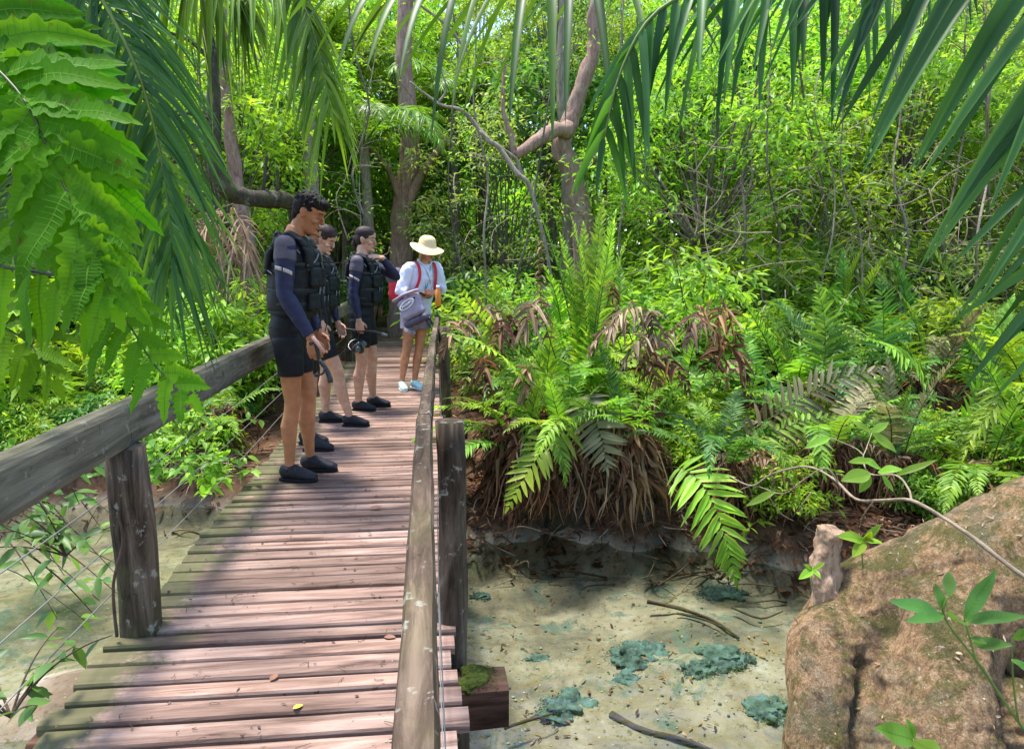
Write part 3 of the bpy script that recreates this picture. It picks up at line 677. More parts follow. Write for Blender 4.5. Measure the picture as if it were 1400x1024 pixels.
    def wetsuit(s,fem=False):
        b=MB(); s.torso(b,.006,fem=fem,z1=1.53)
        for q in 'LR': s.leg(b,q,.008,zcut=s.sp.get('hem',.60))
        o=b.build('wetsuit',M['neoprene'],s.root); remesh(o,.006,2,.4)
        sd=random.random()*9; displace(o,lambda p,n:.004*noise.noise(Vector((p.x*9,p.y*9,p.z*26+sd))))
        for q in 'LR':
            b=MB(); sh,el,wr,pos=s.arm(b,q,.006,0,1.93,True); o=b.build('sleeve',M['navy'],s.root); remesh(o,.005,2,.4)
            displace(o,lambda p,n:.0035*noise.noise(Vector((p.x*14,p.y*14,p.z*34+sd))))
            b=MB(); b.ball(sh+Vector((0,(.004 if q=='L' else -.004),.006)),(.062,.060,.063),n=20,m=14); b.loft([sh,pos(.16),pos(.30)],[.061,.0645,.063],None,20)
            pn=b.build('shoulder_panel',M['grey_panel'],o); remesh(pn,.005,3,.4)
            if q=='R' or s.sp.get('bandL'):
                b=MB(); tt=(pos(.5)-pos(.4)).normalized(); sd_=-1 if q=='R' else 1
                for a0,a1,mi in ((-.95,-.05,0),(.10,1.05,0)):
                    V=[];F=[];n=8
                    for i in range(n+1):
                        a=a0+(a1-a0)*i/n; rad=Vector((math.sin(a),sd_*math.cos(a),0)); rad=(rad-tt*rad.dot(tt)).normalized()
                        c0=pos(.47)+tt*(.012+.018*a)
                        for h_,rr in ((-.011,.0555),(-.0105,.0575),(.0105,.0575),(.011,.0555)): V.append(c0+tt*h_+rad*rr)
                    for i in range(n):
                        for j in range(3): F.append((i*4+j,(i+1)*4+j,(i+1)*4+j+1,i*4+j+1))
                    b.add(V,F,0)
                bd=b.build('arm_band',[M['band']],o)
                b=MB()      # small dark lettering on the band (illegible in the photo)
                for i,a in enumerate(np.linspace(-.85,.95,9)):
                    if i in (4,): continue
                    rad=Vector((math.sin(a),sd_*math.cos(a),0)); rad=(rad-tt*rad.dot(tt)).normalized(); c0=pos(.47)+tt*(.012+.018*a)+rad*.0578
                    sx_=tt.cross(rad).normalized()
                    for dx in ((-.0025,.0025) if i%2 else (0,)): b.loft([c0-tt*.0045+sx_*dx,c0+tt*.0045+sx_*dx*(-1 if i%3==0 else 1)],[.0009,.0009],None,6)
                b.build('arm_band_lettering',M['bandtxt'],bd)
    def vest(s):
        T=s.T; wd=s.w; v=MB()
        S=[(1.03,.140,.168),(1.07,.150,.180),(1.15,.152,.182),(1.24,.158,.182),(1.31,.160,.178),(1.36,.150,.150)]
        v.loft([T((.004,0,z)) for z,a,b in S],[(a,b*wd) for z,a,b in S],(1,0,0),32)
        for y in(-1,1):
            v.loft([T((.115,y*.085,1.30)),T((.105,y*.092,1.40)),T((.060,y*.100,1.475)),T((-.01,y*.098,1.512)),T((-.075,y*.095,1.475)),T((-.115,y*.09,1.40)),T((-.125,y*.085,1.28))],[(.034,.055),(.032,.052),(.026,.048),(.022,.046),(.026,.048),(.032,.056),(.034,.06)],(0,1,0),16) if False else \
            v.loft([T((.115,y*.085,1.30)),T((.105,y*.092,1.40)),T((.060,y*.100,1.475)),T((-.01,y*.098,1.512)),T((-.075,y*.095,1.475)),T((-.115,y*.09,1.40)),T((-.125,y*.085,1.28))],[(.055,.034),(.052,.032),(.048,.026),(.046,.022),(.048,.026),(.056,.032),(.06,.034)],(0,1,0),16)
        v.loft([T((-.085,-.09,1.48)),T((-.112,0,1.50)),T((-.085,.09,1.48))],[(.045,.02)]*3,(0,0,1),14)
        o=v.build('life_vest',M['vest'],s.root); remesh(o,.006,5,.5)
        sd=random.random()*9
        displace(o,lambda p,n:.006*noise.noise(Vector((p.x*12,p.y*12,p.z*18+sd)))-.007*max(0,1-abs(((p.z-1.0)%.125)-.0625)/.010))
        # padded pockets, piping, straps, buckles
        for y in(-1,1):
            for z0,z1 in ((1.06,1.17),(1.20,1.32)):
                b=MB(); b.box(T((.146,y*.078*wd,(z0+z1)/2)),(.05,.105,z1-z0),Rz(y*.38),0,.012); p=b.build('foam_pocket',M['vest'],o); remesh(p,.005,5,.5)
                displace(p,lambda q,n:.004*noise.noise(q*30))
            b=MB(); b.tube([T((.150,y*.035,1.40)),T((.148,y*.07,1.365)),T((.135,y*.11,1.34)),T((.115,y*.142,1.33))],.0042,n=8); b.build('piping',M['vest_trim'],o)
            b=MB(); b.tube([T((.172,y*.045,1.31)),T((.176,y*.048,1.22)),T((.172,y*.05,1.10))],.004,n=8); b.build('piping',M['vest_trim'],o)
            b=MB(); b.tube([T((.07,y*.152*wd,1.40)),T((.01,y*.150*wd,1.452)),T((-.06,y*.152*wd,1.41))],.004,n=8); b.build('piping',M['vest_trim'],o)
            b=MB(); b.tube([T((-.08,y*.165*wd,1.28)),T((-.115,y*.14*wd,1.30)),T((-.15,y*.09*wd,1.30))],.0045,n=8); b.build('piping',M['vest_trim'],o)
        for z in(1.10,1.185,1.335):
            b=MB(); V=[];F=[];n=36
            k=1.0 if z<1.3 else .99
            for i in range(n+1):
                a=2*PI*i/n
                for h_ in(-.012,.012):
                    q_=1.0 if z<1.3 else 1.03; V.append(T((.004+math.cos(a)*(.1515)*q_,math.sin(a)*.1805*k*wd,z+h_)))
            for i in range(n): F.append((2*i,2*i+2,2*i+3,2*i+1))
            b.add(V,F); st=b.build('strap',M['strap'],o); md=st.modifiers.new('s','SOLIDIFY'); md.thickness=.003
            b=MB(); b.box(T((.166,0,z)),(.012,.042,.030),bev=.004); b.build('buckle',M['blackgloss'],st)
        b=MB(); b.tube([T((.172,-.02,1.09)),T((.185,-.03,1.0)),T((.17,-.035,.93))],.0055,.004,8); b.build('strap',M['strap'],o)
        return o
    def shoe(s,side):
        b=MB(); s.foot(b,side,.006)
        an=Vector(s.sp['ankle'][side]); a=s.sp.get('toe',{}).get(side,0); f=Vector((math.cos(a),math.sin(a),0)); w=Vector((-f.y,f.x,0)); c=Vector((an.x,an.y,0))
        b.loft([c+Vector((0,0,.04)),c+Vector((0,0,.075)),c+Vector((0,0,.088))],[(.050,.040),(.046,.040),(.043,.038)],f,18)
        o=b.build('shoe',M[s.sp.get('shoe','shoe')],s.root); remesh(o,.0045,2,.4)
        b=MB(); P=[(-.064,.022),(-.03,.035),(.04,.037),(.09,.043),(.135,.041),(.163,.029),(.177,.012)]
        V=[];F=[];n=len(P)
        for x,wd in P:
            for sg in(1,-1):
                for z in(.0,.018): V.append(c+f*x+w*sg*wd+Vector((0,0,z)))
        for i in range(n-1):
            q=i*4;r=q+4; F+=[(q,q+1,r+1,r),(q+2,r+2,r+3,q+3),(q,r,r+2,q+2),(q+1,q+3,r+3,r+1)]
        F+=[(0,2,3,1),((n-1)*4,(n-1)*4+1,(n-1)*4+3,(n-1)*4+2)]
        b.add(V,F); b.build('sole',M['sole' if not s.sp.get('shoe') else 'lace'],o)
        lm=M['strap'] if not s.sp.get('shoe') else M['lace']
        b=MB()
        for i,x in enumerate((.045,.068,.092,.116)):
            h=.094-i*.0135; b.tube([c+f*(x+.012)+w*.040+Vector((0,0,h-.034)),c+f*x+w*.018+Vector((0,0,h)),c+f*x-w*.018+Vector((0,0,h)),c+f*(x+.012)-w*.040+Vector((0,0,h-.034))],.0042,n=8)
        b.build('laces',lm,o)

RZ=R(-14)
def snorkeller(label,loc,rz,H,sp,fem,hair):
    sp['fem']=fem; f=Fig(label,loc,rz,H,sp); f.body(fem); f.face(); f.hair(hair); f.wetsuit(fem); f.vest()
    for q in 'LR': f.shoe(q)
    return f
p1=snorkeller('tall man with short black hair in wetsuit and life vest, nearest of the people',(-.855,4.36,.004),R(-5),1.785,dict(
    skin='skin_tan',hair='hair_black',lean=.10,hipx=.03,pitch=.42,yaw=-.12,width=.99,armk=1.06,hem=.665,
    ankle={'L':(.075,.13,.09),'R':(.0,-.08,.09)},toe={'L':-.08,'R':-.16},legk=.86,
    arm={'R':((.02,-.245,1.165),(.185,-.25,.91)),'L':((.0,.25,1.14),(.12,.20,.90))},
    hand={'R':dict(palm=(-.15,1,0),thumb=1,curl=.62,dir=(.20,.0,-1)),'L':dict(palm=(0,-1,0),thumb=-1,curl=.4)},hoff=(.03,0,-.01)),False,'short')
p2=snorkeller('snorkeller almost wholly hidden behind the tall man, mostly just legs and shoe in view',(-.87,5.08,.004),R(-8),1.66,dict(
    skin='skin_mid',hair='hair_black',lean=.03,pitch=.35,headk=.98,
    ankle={'L':(-.06,.12,.09),'R':(.04,-.09,.09)},toe={},
    arm={'R':((-.06,-.24,1.16),(-.02,-.22,.90)),'L':((-.05,.24,1.14),(-.01,.22,.90))},
    hand={'R':dict(palm=(0,1,0),thumb=1,curl=.5),'L':dict(palm=(0,-1,0),thumb=-1,curl=.4)}),True,'tied')
p3=snorkeller('dark haired woman in life vest with bowed head, seen just past the tall man',(-.80,5.82,.004),R(-8),1.68,dict(
    skin='skin_light',hair='hair_brown',lean=.04,pitch=.5,yaw=-.25,hipx=-.09,hem=.62,
    ankle={'L':(-.09,.11,.09),'R':(.17,-.06,.09)},toe={'L':.1,'R':.05},
    arm={'R':((.04,-.24,1.17),(.10,-.25,.94)),'L':((.02,.24,1.14),(.12,.20,.90))},
    hand={'R':dict(palm=(0,1,0),thumb=1,curl=.6,dir=(.15,0,-1)),'L':dict(palm=(0,-1,0),thumb=-1,curl=.4)},hoff=(.02,0,-.01)),True,'tail')
p4=snorkeller('woman in wetsuit with one hand raised to her collar, the other holding a mask',(-.60,6.45,.004),R(-10),1.69,dict(
    skin='skin_light',hair='hair_brown',lean=.04,pitch=.12,yaw=-.1,hipx=.03,hem=.63,
    ankle={'L':(.07,.13,.09),'R':(-.02,-.09,.09)},toe={'L':.1,'R':-.05},
    arm={'R':((-.03,-.235,1.15),(.03,-.25,.90)),'L':((.285,.19,1.30),(.175,.03,1.485))},
    hand={'R':dict(palm=(0,1,0),thumb=1,curl=.75,dir=(.1,0,-1)),'L':dict(palm=(-.5,0,-.8),thumb=-1,curl=.3,dir=(-.55,-.75,.12))}),True,'tied')
# guide
g_=Fig('woman in straw hat, pale shirt and short shorts at the far end of handrail',(-.20,7.50,.004),R(-62),1.62,dict(
    skin='skin_sun',hair='hair_fair',fem=True,shoe='aqua',lean=.12,hipx=.03,sy=.13,pitch=.32,yaw=.15,roll=.0,
    ankle={'L':(.02,.075,.09),'R':(.0,-.085,.09)},toe={'L':.1,'R':-.25},
    arm={'R':((.03,-.27,1.18),(.20,-.09,1.13)),'L':((.05,.26,1.19),(.23,.07,1.16))},
    hand={'R':dict(palm=(.1,1,.2),thumb=1,curl=.6,dir=(.6,.7,.1)),'L':dict(palm=(0,-.9,-.3),thumb=-1,curl=.6,dir=(.55,-.75,.05))}))
g_.body(True); g_.face(); g_.hair('hat')
T=g_.T
b=MB(); S=[(.90,.13,.185),(.98,.125,.178),(1.08,.120,.165),(1.2,.135,.172),(1.33,.150,.176),(1.42,.125,.168),(1.475,.085,.13),(1.50,.066,.085)]
b.loft([T((.0,0,z)) for z,a,c in S],[(a,c) for z,a,c in S],(1,0,0),28)
sh_=b.build('shirt',M['shirt'],g_.root)
for q in 'LR': g_.arm(b,q,.020,0,1.35,True,1.12)
bpy.data.objects.remove(sh_); sh_=b.build('shirt',M['shirt'],g_.root); remesh(sh_,.006,2,.4)
displace(sh_,lambda p,n:.016*noise.noise(Vector((p.x*9,p.y*9,p.z*6)))+.010*noise.noise(Vector((p.x*22,p.y*22,p.z*14+4))))
b=MB()
for y in(-1,1): b.loft([T((.068,y*.01,1.44)),T((.070,y*.055,1.475)),T((.02,y*.085,1.515)),T((-.05,y*.06,1.535))],[(.022,.007)]*4,(0,0,1),10)
c_=b.build('collar',M['shirt'],sh_)
b=MB(); b.loft([T((.112,0,1.42)),T((.128,0,1.3)),T((.13,0,1.0)),T((.135,0,.92))],[(.014,.004)]*4,(0,1,0),8); b.build('button_placket',M['shirt'],sh_)
b=MB(); g_.torso(b,.014,z1=1.03,fem=True)
for q in 'LR': g_.leg(b,q,.022,zcut=.72,k=1.05)
so_=b.build('shorts',M['shorts'],g_.root); remesh(so_,.006,3,.4); displace(so_,lambda p,n:.008*noise.noise(Vector((p.x*12,p.y*12,p.z*7))))
for q in 'LR': g_.shoe(q)
b=MB(); b.tube([T((.07,-.05,1.48)),T((.125,-.03,1.36)),T((.145,0,1.20)),T((.125,.03,1.36)),T((.07,.05,1.48))],.005,n=8,sub=6); b.build('lanyard',M['teal'],g_.root)
# hat, worn: a thing that is lifted off, but clothing of the figure -> child
c,Mh=g_.headM(); Mh=Mh@Ry(-.15)
def hatpt(x,y,z): return c+Mh@Vector((x-.01,y,z))
V=[];F=[];n=48; prof=[(.0,.165),(.045,.161),(.075,.145),(.091,.115),(.098,.075),(.103,.048),(.125,.036),(.16,.026),(.195,.012),(.200,.009)]
for i,(r,z) in enumerate(prof):
    for j in range(n):
        a=2*PI*j/n; w=0 if r<.11 else (r-.11)/.09
        V.append(hatpt(r*math.cos(a)*1.04,r*math.sin(a)*.98,z+w*(-.030*math.cos(2*a)-.012*math.sin(3*a+.4)) if False else z-w*.035*math.cos(a)+w*.018*math.sin(2*a)))
for i in range(len(prof)-1):
    for j in range(n):
        q=(j+1)%n; F.append((i*n+j,i*n+q,(i+1)*n+q,(i+1)*n+j))
b=MB(); b.add(V,F); ho=b.build('straw_hat',M['straw'],g_.root); md=ho.modifiers.new('s','SOLIDIFY'); md.thickness=.005
b=MB(); P=[hatpt(.1035*1.04*math.cos(a),.1035*.98*math.sin(a),.060) for a in np.linspace(0,2*PI,33)]; b.loft(P,[(.012,.002)]*33,None,6); b.build('hat_band',M['strawband'],ho)
# things she carries
GM=Matrix.Translation(g_.root.location)@Matrix.Rotation(R(-62),4,'Z')@Matrix.Scale(1.62/1.78,4)
def W(p): return GM@Vector(p)
bp=thing('backpack','red and navy backpack on the straw hatted guide','backpack',W((-.2,0,1.15)),R(-62)); iM=(Matrix.Translation(bp.location)@Matrix.Rotation(R(-62),4,'Z')).inverted()
def BL(p): return iM@W(p)
b=MB(); b.ball(BL((-.19,.0,1.24)),(.075,.12,.19),n=20,m=14); b.ball(BL((-.20,-.0,1.14)),(.07,.125,.10),n=18,m=12); o=b.build('bag_body',M['red'],bp); remesh(o,.008,3)
b=MB(); b.ball(BL((-.20,-.02,1.34)),(.095,.13,.10),n=18,m=12); b.build('lid',M['bagdark'],bp)
for y in(-1,1):
    b=MB(); P=[(-.13,y*.10,1.44),(-.02,y*.112,1.515),(.075,y*.108,1.475),(.142,y*.105,1.36),(.140,y*.118,1.24),(.08,y*.155,1.14),(-.06,y*.185,1.06)]
    b.loft([BL(T(q)) for q in smooth_path(P,4)],[(.018,.004)]*25,(0,1,0),8); b.build('shoulder_strap',M['red'],bp)
# mauve dry bag hanging at her hip, logo a plain white oval with dark marks
bc=at(563,420,7.22); dry=thing('shoulder_bag','mauve grey bag with a white oval emblem hanging at the hip of the guide','bag',bc,R(-28),)
rt=Ry(R(-24))
b=MB(); b.box((0,0,0),(.27,.12,.22),rt,0,.03); o=b.build('bag_body',M['bagfab'],dry); remesh(o,.008,5); displace(o,lambda p,n:.010*noise.noise(p*11)+.004*noise.noise(p*27))
b=MB(); b.box(rt@Vector((0,0,-.155)),(.29,.12,.07),rt,0,.02); o=b.build('bag_base',M['bagdark'],dry); remesh(o,.008,3); displace(o,lambda p,n:.008*noise.noise(p*14))
b=MB(); b.loft([rt@Vector((-.15,-.03,.13)),rt@Vector((0,-.035,.145)),rt@Vector((.15,-.03,.13))],[(.018,.04)]*3,(0,0,1),10); b.build('rolled_top',M['bagfab'],dry)
V=[];F=[];n=28
for j in range(n):
    a=2*PI*j/n
    for k_ in(1,.80): V.append(rt@Vector((-.005+.100*k_*math.cos(a),-.0745,.035+.040*k_*math.sin(a)+.015*math.cos(a))))
for j in range(n): q=(j+1)%n; F.append((2*j,2*q,2*q+1,2*j+1))
b=MB(); b.add(V,F); o=b.build('emblem_ring',M['white'],dry); md=o.modifiers.new('s','SOLIDIFY'); md.thickness=.004
b=MB()
for i,x in enumerate(np.linspace(-.062,.058,8)):
    h=.016 if i in(0,5) else .010
    b.loft([rt@Vector((x-.004,-.0765,.035-h+.015*x*10)),rt@Vector((x+.004,-.0765,.035+h+.015*x*10))],[(.0035,.001)]*2,(1,0,0),6)
    if i%2: b.loft([rt@Vector((x-.004,-.0765,.035+h*.6+.015*x*10)),rt@Vector((x+.012,-.0765,.035+h*.2+.015*x*10))],[(.003,.001)]*2,(0,0,1),6)
b.build('emblem_lettering',M['white'],dry)
b=MB(); b.box(rt@Vector((.105,-.073,.065)),(.022,.008,.022),rt,0,.003); b.build('buckle',M['blackgloss'],dry)
b=MB(); sp_=dry.location; iD=(Matrix.Translation(bc)@Matrix.Rotation(R(-28),4,'Z')).inverted()
P=[rt@Vector((-.15,0,.10)),iD@W(T((.02,-.20,1.2))),iD@W(T((-.02,-.12,1.52))),iD@W(T((.13,.0,1.38))),iD@W(T((.12,.10,1.1))),rt@Vector((.15,0,.10))]
b.loft(smooth_path(P,5),[(.016,.003)]*26,None,8); b.build('strap',M['bagdark'],dry)
# patterned pouch / cord under the bag
b=MB()
for i in range(7): b.ball(rt@Vector((-.12+rng.normal(0,.03),-.02+rng.normal(0,.02),-.20+rng.normal(0,.03))),(.03,.02,.028),n=10,m=7,mi=i%2)
o=b.build('knotted_cloth',[M['bagfab'],M['white']],dry)
b=MB(); b.tube([rt@Vector((.09,0,-.17)),rt@Vector((.11,0,-.26)),rt@Vector((.135,0,-.33)),rt@Vector((.155,0,-.27)),rt@Vector((.14,0,-.17))],.007,n=8); b.build('wrist_loop',M['blackgloss'],dry)
# bottle in her hands
bo=at(599,407,7.13); bt=thing('water_bottle','orange bottle held in front of her by the guide in the straw hat','bottle',bo-Vector((0,0,.09)))
b=MB(); b.loft([(0,0,0),(0,0,.01),(0,0,.15),(0,0,.175),(0,0,.185)],[.026,.030,.030,.018,.014],(1,0,0),18); b.build('bottle_body',M['orange'],bt)
b=MB(); b.loft([(0,0,.185),(0,0,.215)],[.018,.018],(1,0,0),16); b.build('cap',M['lace'],bt)

# snorkel gear
def mask(parent,Mx,loc):
    f=lambda p:Vector(loc)+Mx@Vector(p)
    b=MB(); b.ball(f((0,0,0)),(.035,.082,.045),Mx,20,12); b.ball(f((.01,0,-.04)),(.032,.032,.032),Mx,14,10); o=b.build('mask_skirt',M['blackgloss'],parent); remesh(o,.004,2)
    for y in(-1,1):
        b=MB(); b.ball(f((.031,y*.038,.004)),(.010,.031,.030),Mx,16,10); b.build('lens',M['glass'],parent)
    b=MB(); b.tube([f((-.01,.08,0)),f((-.07,.06,.01)),f((-.10,0,.015)),f((-.07,-.06,.01)),f((-.01,-.08,0))],.007,n=8,sub=5); b.build('strap',M['blackgloss'],parent)
h4=(Matrix.Translation(p4.root.location)@Matrix.Rotation(R(-10),4,'Z')@Matrix.Scale(1.69/1.78,4))
wr=h4@Vector((.045,-.235,.79))
mk=thing('diving_mask','black diving mask dangling from the right hand of the woman with raised arm','diving mask',wr-Vector((0,0,.15)),R(-50)); mask(mk,Rx(.5)@Ry(.3),(0,0,.02))
b=MB(); b.tube([(-.02,0,.05),(0,0,.10),(.01,0,.16)],.006,n=8); b.build('clip',M['blackgloss'],mk)
sn=thing('snorkel','black snorkel held level by the woman with raised hand','snorkel',wr+Vector((0,0,.0)))
b=MB(); b.tube([(-.17,.0,.02),(-.13,-.005,.03),(.0,-.01,.012),(.13,-.01,.005),(.20,0,-.018),(.24,0,-.03)],.0105,n=12,sub=5); b.build('tube',M['blackgloss'],sn)
b=MB(); b.loft([(-.16,0,.022),(-.185,-.01,.008),(-.19,-.03,0)],[.013,.013,.019],None,12); b.build('mouthpiece',M['blackgloss'],sn)
b=MB(); b.loft([(.205,0,-.018),(.255,0,-.034)],[.0125,.0125],None,12); b.build('tip',M['vest_trim'],sn)
h1=(Matrix.Translation(p1.root.location)@Matrix.Rotation(R(-5),4,'Z')@Matrix.Scale(1.775/1.78,4))
hw=h1@Vector((.175,-.235,.84))
sn=thing('snorkel','black snorkel with a pinkish tube in the right hand of the tall man','snorkel',hw)
A=[at(431,468,4.02)-hw,at(437,492,4.03)-hw,at(446,505,4.02)-hw,at(452,523,4.0)-hw]
b=MB(); b.tube([at(425,470,4.06)-hw]+A,[.011,.012,.012,.013,.014],n=12); b.build('tube',M['blackgloss'],sn)
b=MB(); b.tube([at(427,460,3.9)-hw,at(444,482,3.9)-hw],.010,n=12,sub=1); b.build('pink_tube',M['pinkbar'],sn)
b=MB(); b.tube([at(437,492,4.0)-hw,at(444,502,3.97)-hw,at(441,511,3.97)-hw,at(433,512,3.98)-hw],.006,n=8); b.ball(at(433,513,3.98)-hw,(.016,.01,.012)); b.build('mouthpiece',M['blackgloss'],sn)
# ---------------------------------------------------------------- plant helpers
PENDING=[]
def later(o,look,cat,mid,group=None):
    o['category']=cat
    if group: o['group']=group
    PENDING.append((o,look,Vector(mid)))

def frond_along(mb,pts,n,pl,pw,up=(0,0,1),stipe=.15,ang=.35,droop=.12,nseg=3,fold=.2,r=.005,wave=.0,serr=0,mi=0,mr=1,lenprof=None,jit=.08,prof=None,vee=.15,tip=True,curl=0,vein=None):
    P=smooth_path(pts,8); A=np.array([tuple(p) for p in P]); s=np.concatenate([[0],np.cumsum(np.linalg.norm(np.diff(A,axis=0),axis=1))]); s/=s[-1]
    k=len(P); mb.loft(P[::2]+([P[-1]] if (k-1)%2 else []),[max(.0008,r*(1-.85*i/(k/2))) for i in range(len(P[::2])+(1 if (k-1)%2 else 0))],None,6,mr)
    up=np.array(up,float)
    for sg in(-1,1):
        t=stipe+(1-stipe)*(np.arange(n)+.25*(sg>0)+rng.uniform(-.15,.15,n)+.3)/n; t=np.clip(t,0,.995); u=(t-stipe)/(1-stipe)
        pos=np.stack([np.interp(t,s,A[:,i]) for i in range(3)],1)
        T=norm(np.stack([np.interp(np.minimum(t+.02,1),s,A[:,i])-np.interp(t-.02,s,A[:,i]) for i in range(3)],1))
        S=norm(np.cross(T,up)); U=np.cross(S,T)
        an=ang+u*.55+rng.normal(0,jit,n)
        D=S*sg*np.cos(an)[:,None]+T*np.sin(an)[:,None]+U*(vee+rng.normal(0,jit,n))[:,None]
        lp=lenprof(u) if lenprof else (np.clip(.62+u*2.2,0,1)*(1-u**2.6*.86))
        L=pl*lp*(1+rng.normal(0,.07,n)); W=pw*(.55+.45*lp)
        Nn=U+S*rng.normal(0,.25,n)[:,None]+T*rng.normal(0,.2,n)[:,None]
        mb.strips(pos,D,Nn,L,W,nseg,droop*(1+rng.normal(0,.3,n)),prof,fold,wave,mi,serr,curl,vein)
    if tip:
        T=A[-1]-A[-3]; mb.strips([A[-1]],[T],[up],pl*.25,pw*.6,nseg,droop,prof,fold,0,mi)
def arc(L,e0,bend,az=0,k=7,pw=1.3,side=0.0,org=(0,0,0)):
    P=[Vector(org)]; 
    for i in range(k):
        t=(i+.5)/k; e=e0-bend*t**pw; a=az+side*t
        P.append(P[-1]+Vector((math.cos(e)*math.cos(a),math.cos(e)*math.sin(a),math.sin(e)))*(L/k))
    return P
pinna=lambda t: np.where(t<.12,.55+t*3.2,1)*(1-t**2.3)**.75+.02
# shared frond meshes, 1 m long
FR={}
def frond_mesh(kind,mat,i):
    key=(kind,mat,i)
    if key in FR: return FR[key]
    b=MB(); sd=rng.uniform(-.25,.25)
    if kind=='arch':   frond_along(b,arc(1,1.25,1.5+.4*sd,0,side=sd),28,.16,.027,stipe=.2,prof=pinna,r=.006,droop=.25,nseg=4,wave=.03)
    elif kind=='up':   frond_along(b,arc(1,1.45,.55+.5*abs(sd),0,side=sd),32,.14,.022,stipe=.22,prof=pinna,r=.006,droop=.1,vee=.3,ang=.5,nseg=4,wave=.03)
    elif kind=='tall': frond_along(b,arc(1,1.5,.35,0,side=sd),44,.115,.0165,stipe=.12,prof=pinna,r=.005,droop=.12,vee=.25,ang=.45,nseg=4,wave=.04)
    elif kind=='low':  frond_along(b,arc(1,.75,1.35+sd,0,side=sd),28,.165,.028,stipe=.15,prof=pinna,r=.006,droop=.28,nseg=4,wave=.03)
    elif kind=='kink':
        P=arc(.62,1.35,.5,0,side=sd)+[Vector((.30,.04,.44)),Vector((.42,.07,.24)),Vector((.47,.09,.05))]; frond_along(b,P,28,.15,.026,stipe=.2,prof=pinna,r=.005,droop=.35,nseg=4,wave=.04,jit=.25)
    elif kind=='curl': frond_along(b,arc(1,1.3,2.6+sd,0,side=sd*2),26,.14,.025,stipe=.25,prof=pinna,r=.005,droop=.35,nseg=4,wave=.04,jit=.16)
    elif kind=='dead': frond_along(b,arc(1,1.2,3.2+sd,0,side=sd,pw=.9),20,.12,.026,stipe=.15,prof=pinna,r=.006,droop=.8,jit=.5,fold=.7,curl=.35,wave=.05)
    FR[key]=b.data('frond',[M[mat],M['rachis'] if kind!='dead' else M['dead']]); return FR[key]
def put(name,me,parent,loc,rz,sc,rx=0,ry=0):
    o=link(name,me,parent); o.location=loc; o.rotation_euler=(rx,ry,rz); o.scale=(sc,)*3; return o
def skirt_mesh(seed,h=.5,r=.28,n=420):
    b=MB(); 
    b.loft([(0,0,-.25),(0,0,0),(0,0,h*.5),(0,0,h*.95),(0,0,h*1.05)],[r*.5,r*.62,r*.58,r*.42,r*.18],None,16,mi=1,rough=.5,seed=seed)
    a=rng.uniform(0,2*PI,n); z=h*rng.uniform(.2,1.1,n)**.8; rad=r*(.78-.4*z/h)
    P=np.stack([np.cos(a)*rad,np.sin(a)*rad,z],1); D=np.stack([np.cos(a),np.sin(a),rng.uniform(-1.2,.3,n)],1)+rng.normal(0,.6,(n,3))
    b.strips(P,D,rng.normal(0,1,(n,3)),rng.uniform(.08,.40,n)*h*1.3,rng.uniform(.010,.045,n),6,rng.uniform(.3,1.3,n),None,.6,.10,0,.3,.25)
    for i in range(26):
        q=rng.uniform(0,2*PI); zz=h*rng.uniform(.4,1.0); p=Vector((math.cos(q)*r*.5,math.sin(q)*r*.5,zz)); d=Vector((math.cos(q),math.sin(q),0))
        b.tube([p,p+d*.12+Vector((0,0,-.05)),p+d*.2+Vector((rng.normal(0,.04),rng.normal(0,.04),-zz*.6)),p+d*.24+Vector((0,0,-zz*.98))],.006,.003,5,0,3)
    return b.data('dead_skirt',[M['dead'],M['bark_dark']])
SK_=[skirt_mesh(i) for i in range(4)]
def fern(loc,size,mats,n,look,kinds=('arch','arch','up','low','curl','kink'),dead=3,skirt=1.0,mid=.5,nm='fern',h=1):
    root=thing(nm,None,None,loc,rng.uniform(0,6)); zz=.42*skirt
    if skirt: o=put('dead_skirt',SK_[int(rng.integers(4))],root,(0,0,0),rng.uniform(0,6),skirt)
    for i in range(n):
        a=2*PI*i/n*2.4+rng.normal(0,.3); kd=kinds[int(rng.integers(len(kinds)))]; mt=mats[int(rng.integers(len(mats)))]
        q=rng.uniform(.02,.10); put('frond',frond_mesh(kd,mt,int(rng.integers(4))),root,(q*math.cos(a),q*math.sin(a),zz*rng.uniform(.6,1)),a,size*rng.uniform(.72,1.12),rng.normal(0,.12),rng.normal(0,.12))
    for i in range(dead):
        a=rng.uniform(0,6.28); put('dead_frond',frond_mesh('dead','dead' if rng.random()<.6 else 'dead_p',int(rng.integers(3))),root,(0,0,zz*.9),a,size*rng.uniform(.6,1.0))
    later(root,look,'fern',Vector(loc)+Vector((0,0,size*mid)),'ferns crowding the stream banks')
    return root
def gz(p): return Vector((p[0],p[1],ground_z(p[0],p[1])))
def gp(px,py,z=-.42,mg=.28):
    p=gr(px,py,z); p.y=max(p.y,float(edge_far(p.x))+mg)
    if -1.95<p.x<.95: p.x=((.72 if p.y<6 else 1.0)+.15*rng.random()) if p.x>-.5 else -1.95-.1*rng.random()
    return gz(p)
GRN=['fern','fern','fern_l']; DK=['fern_d','fern','fern_d']; LT=['fern_l','fern_l','fern']; OL=['fern_o','fern_d','fern']

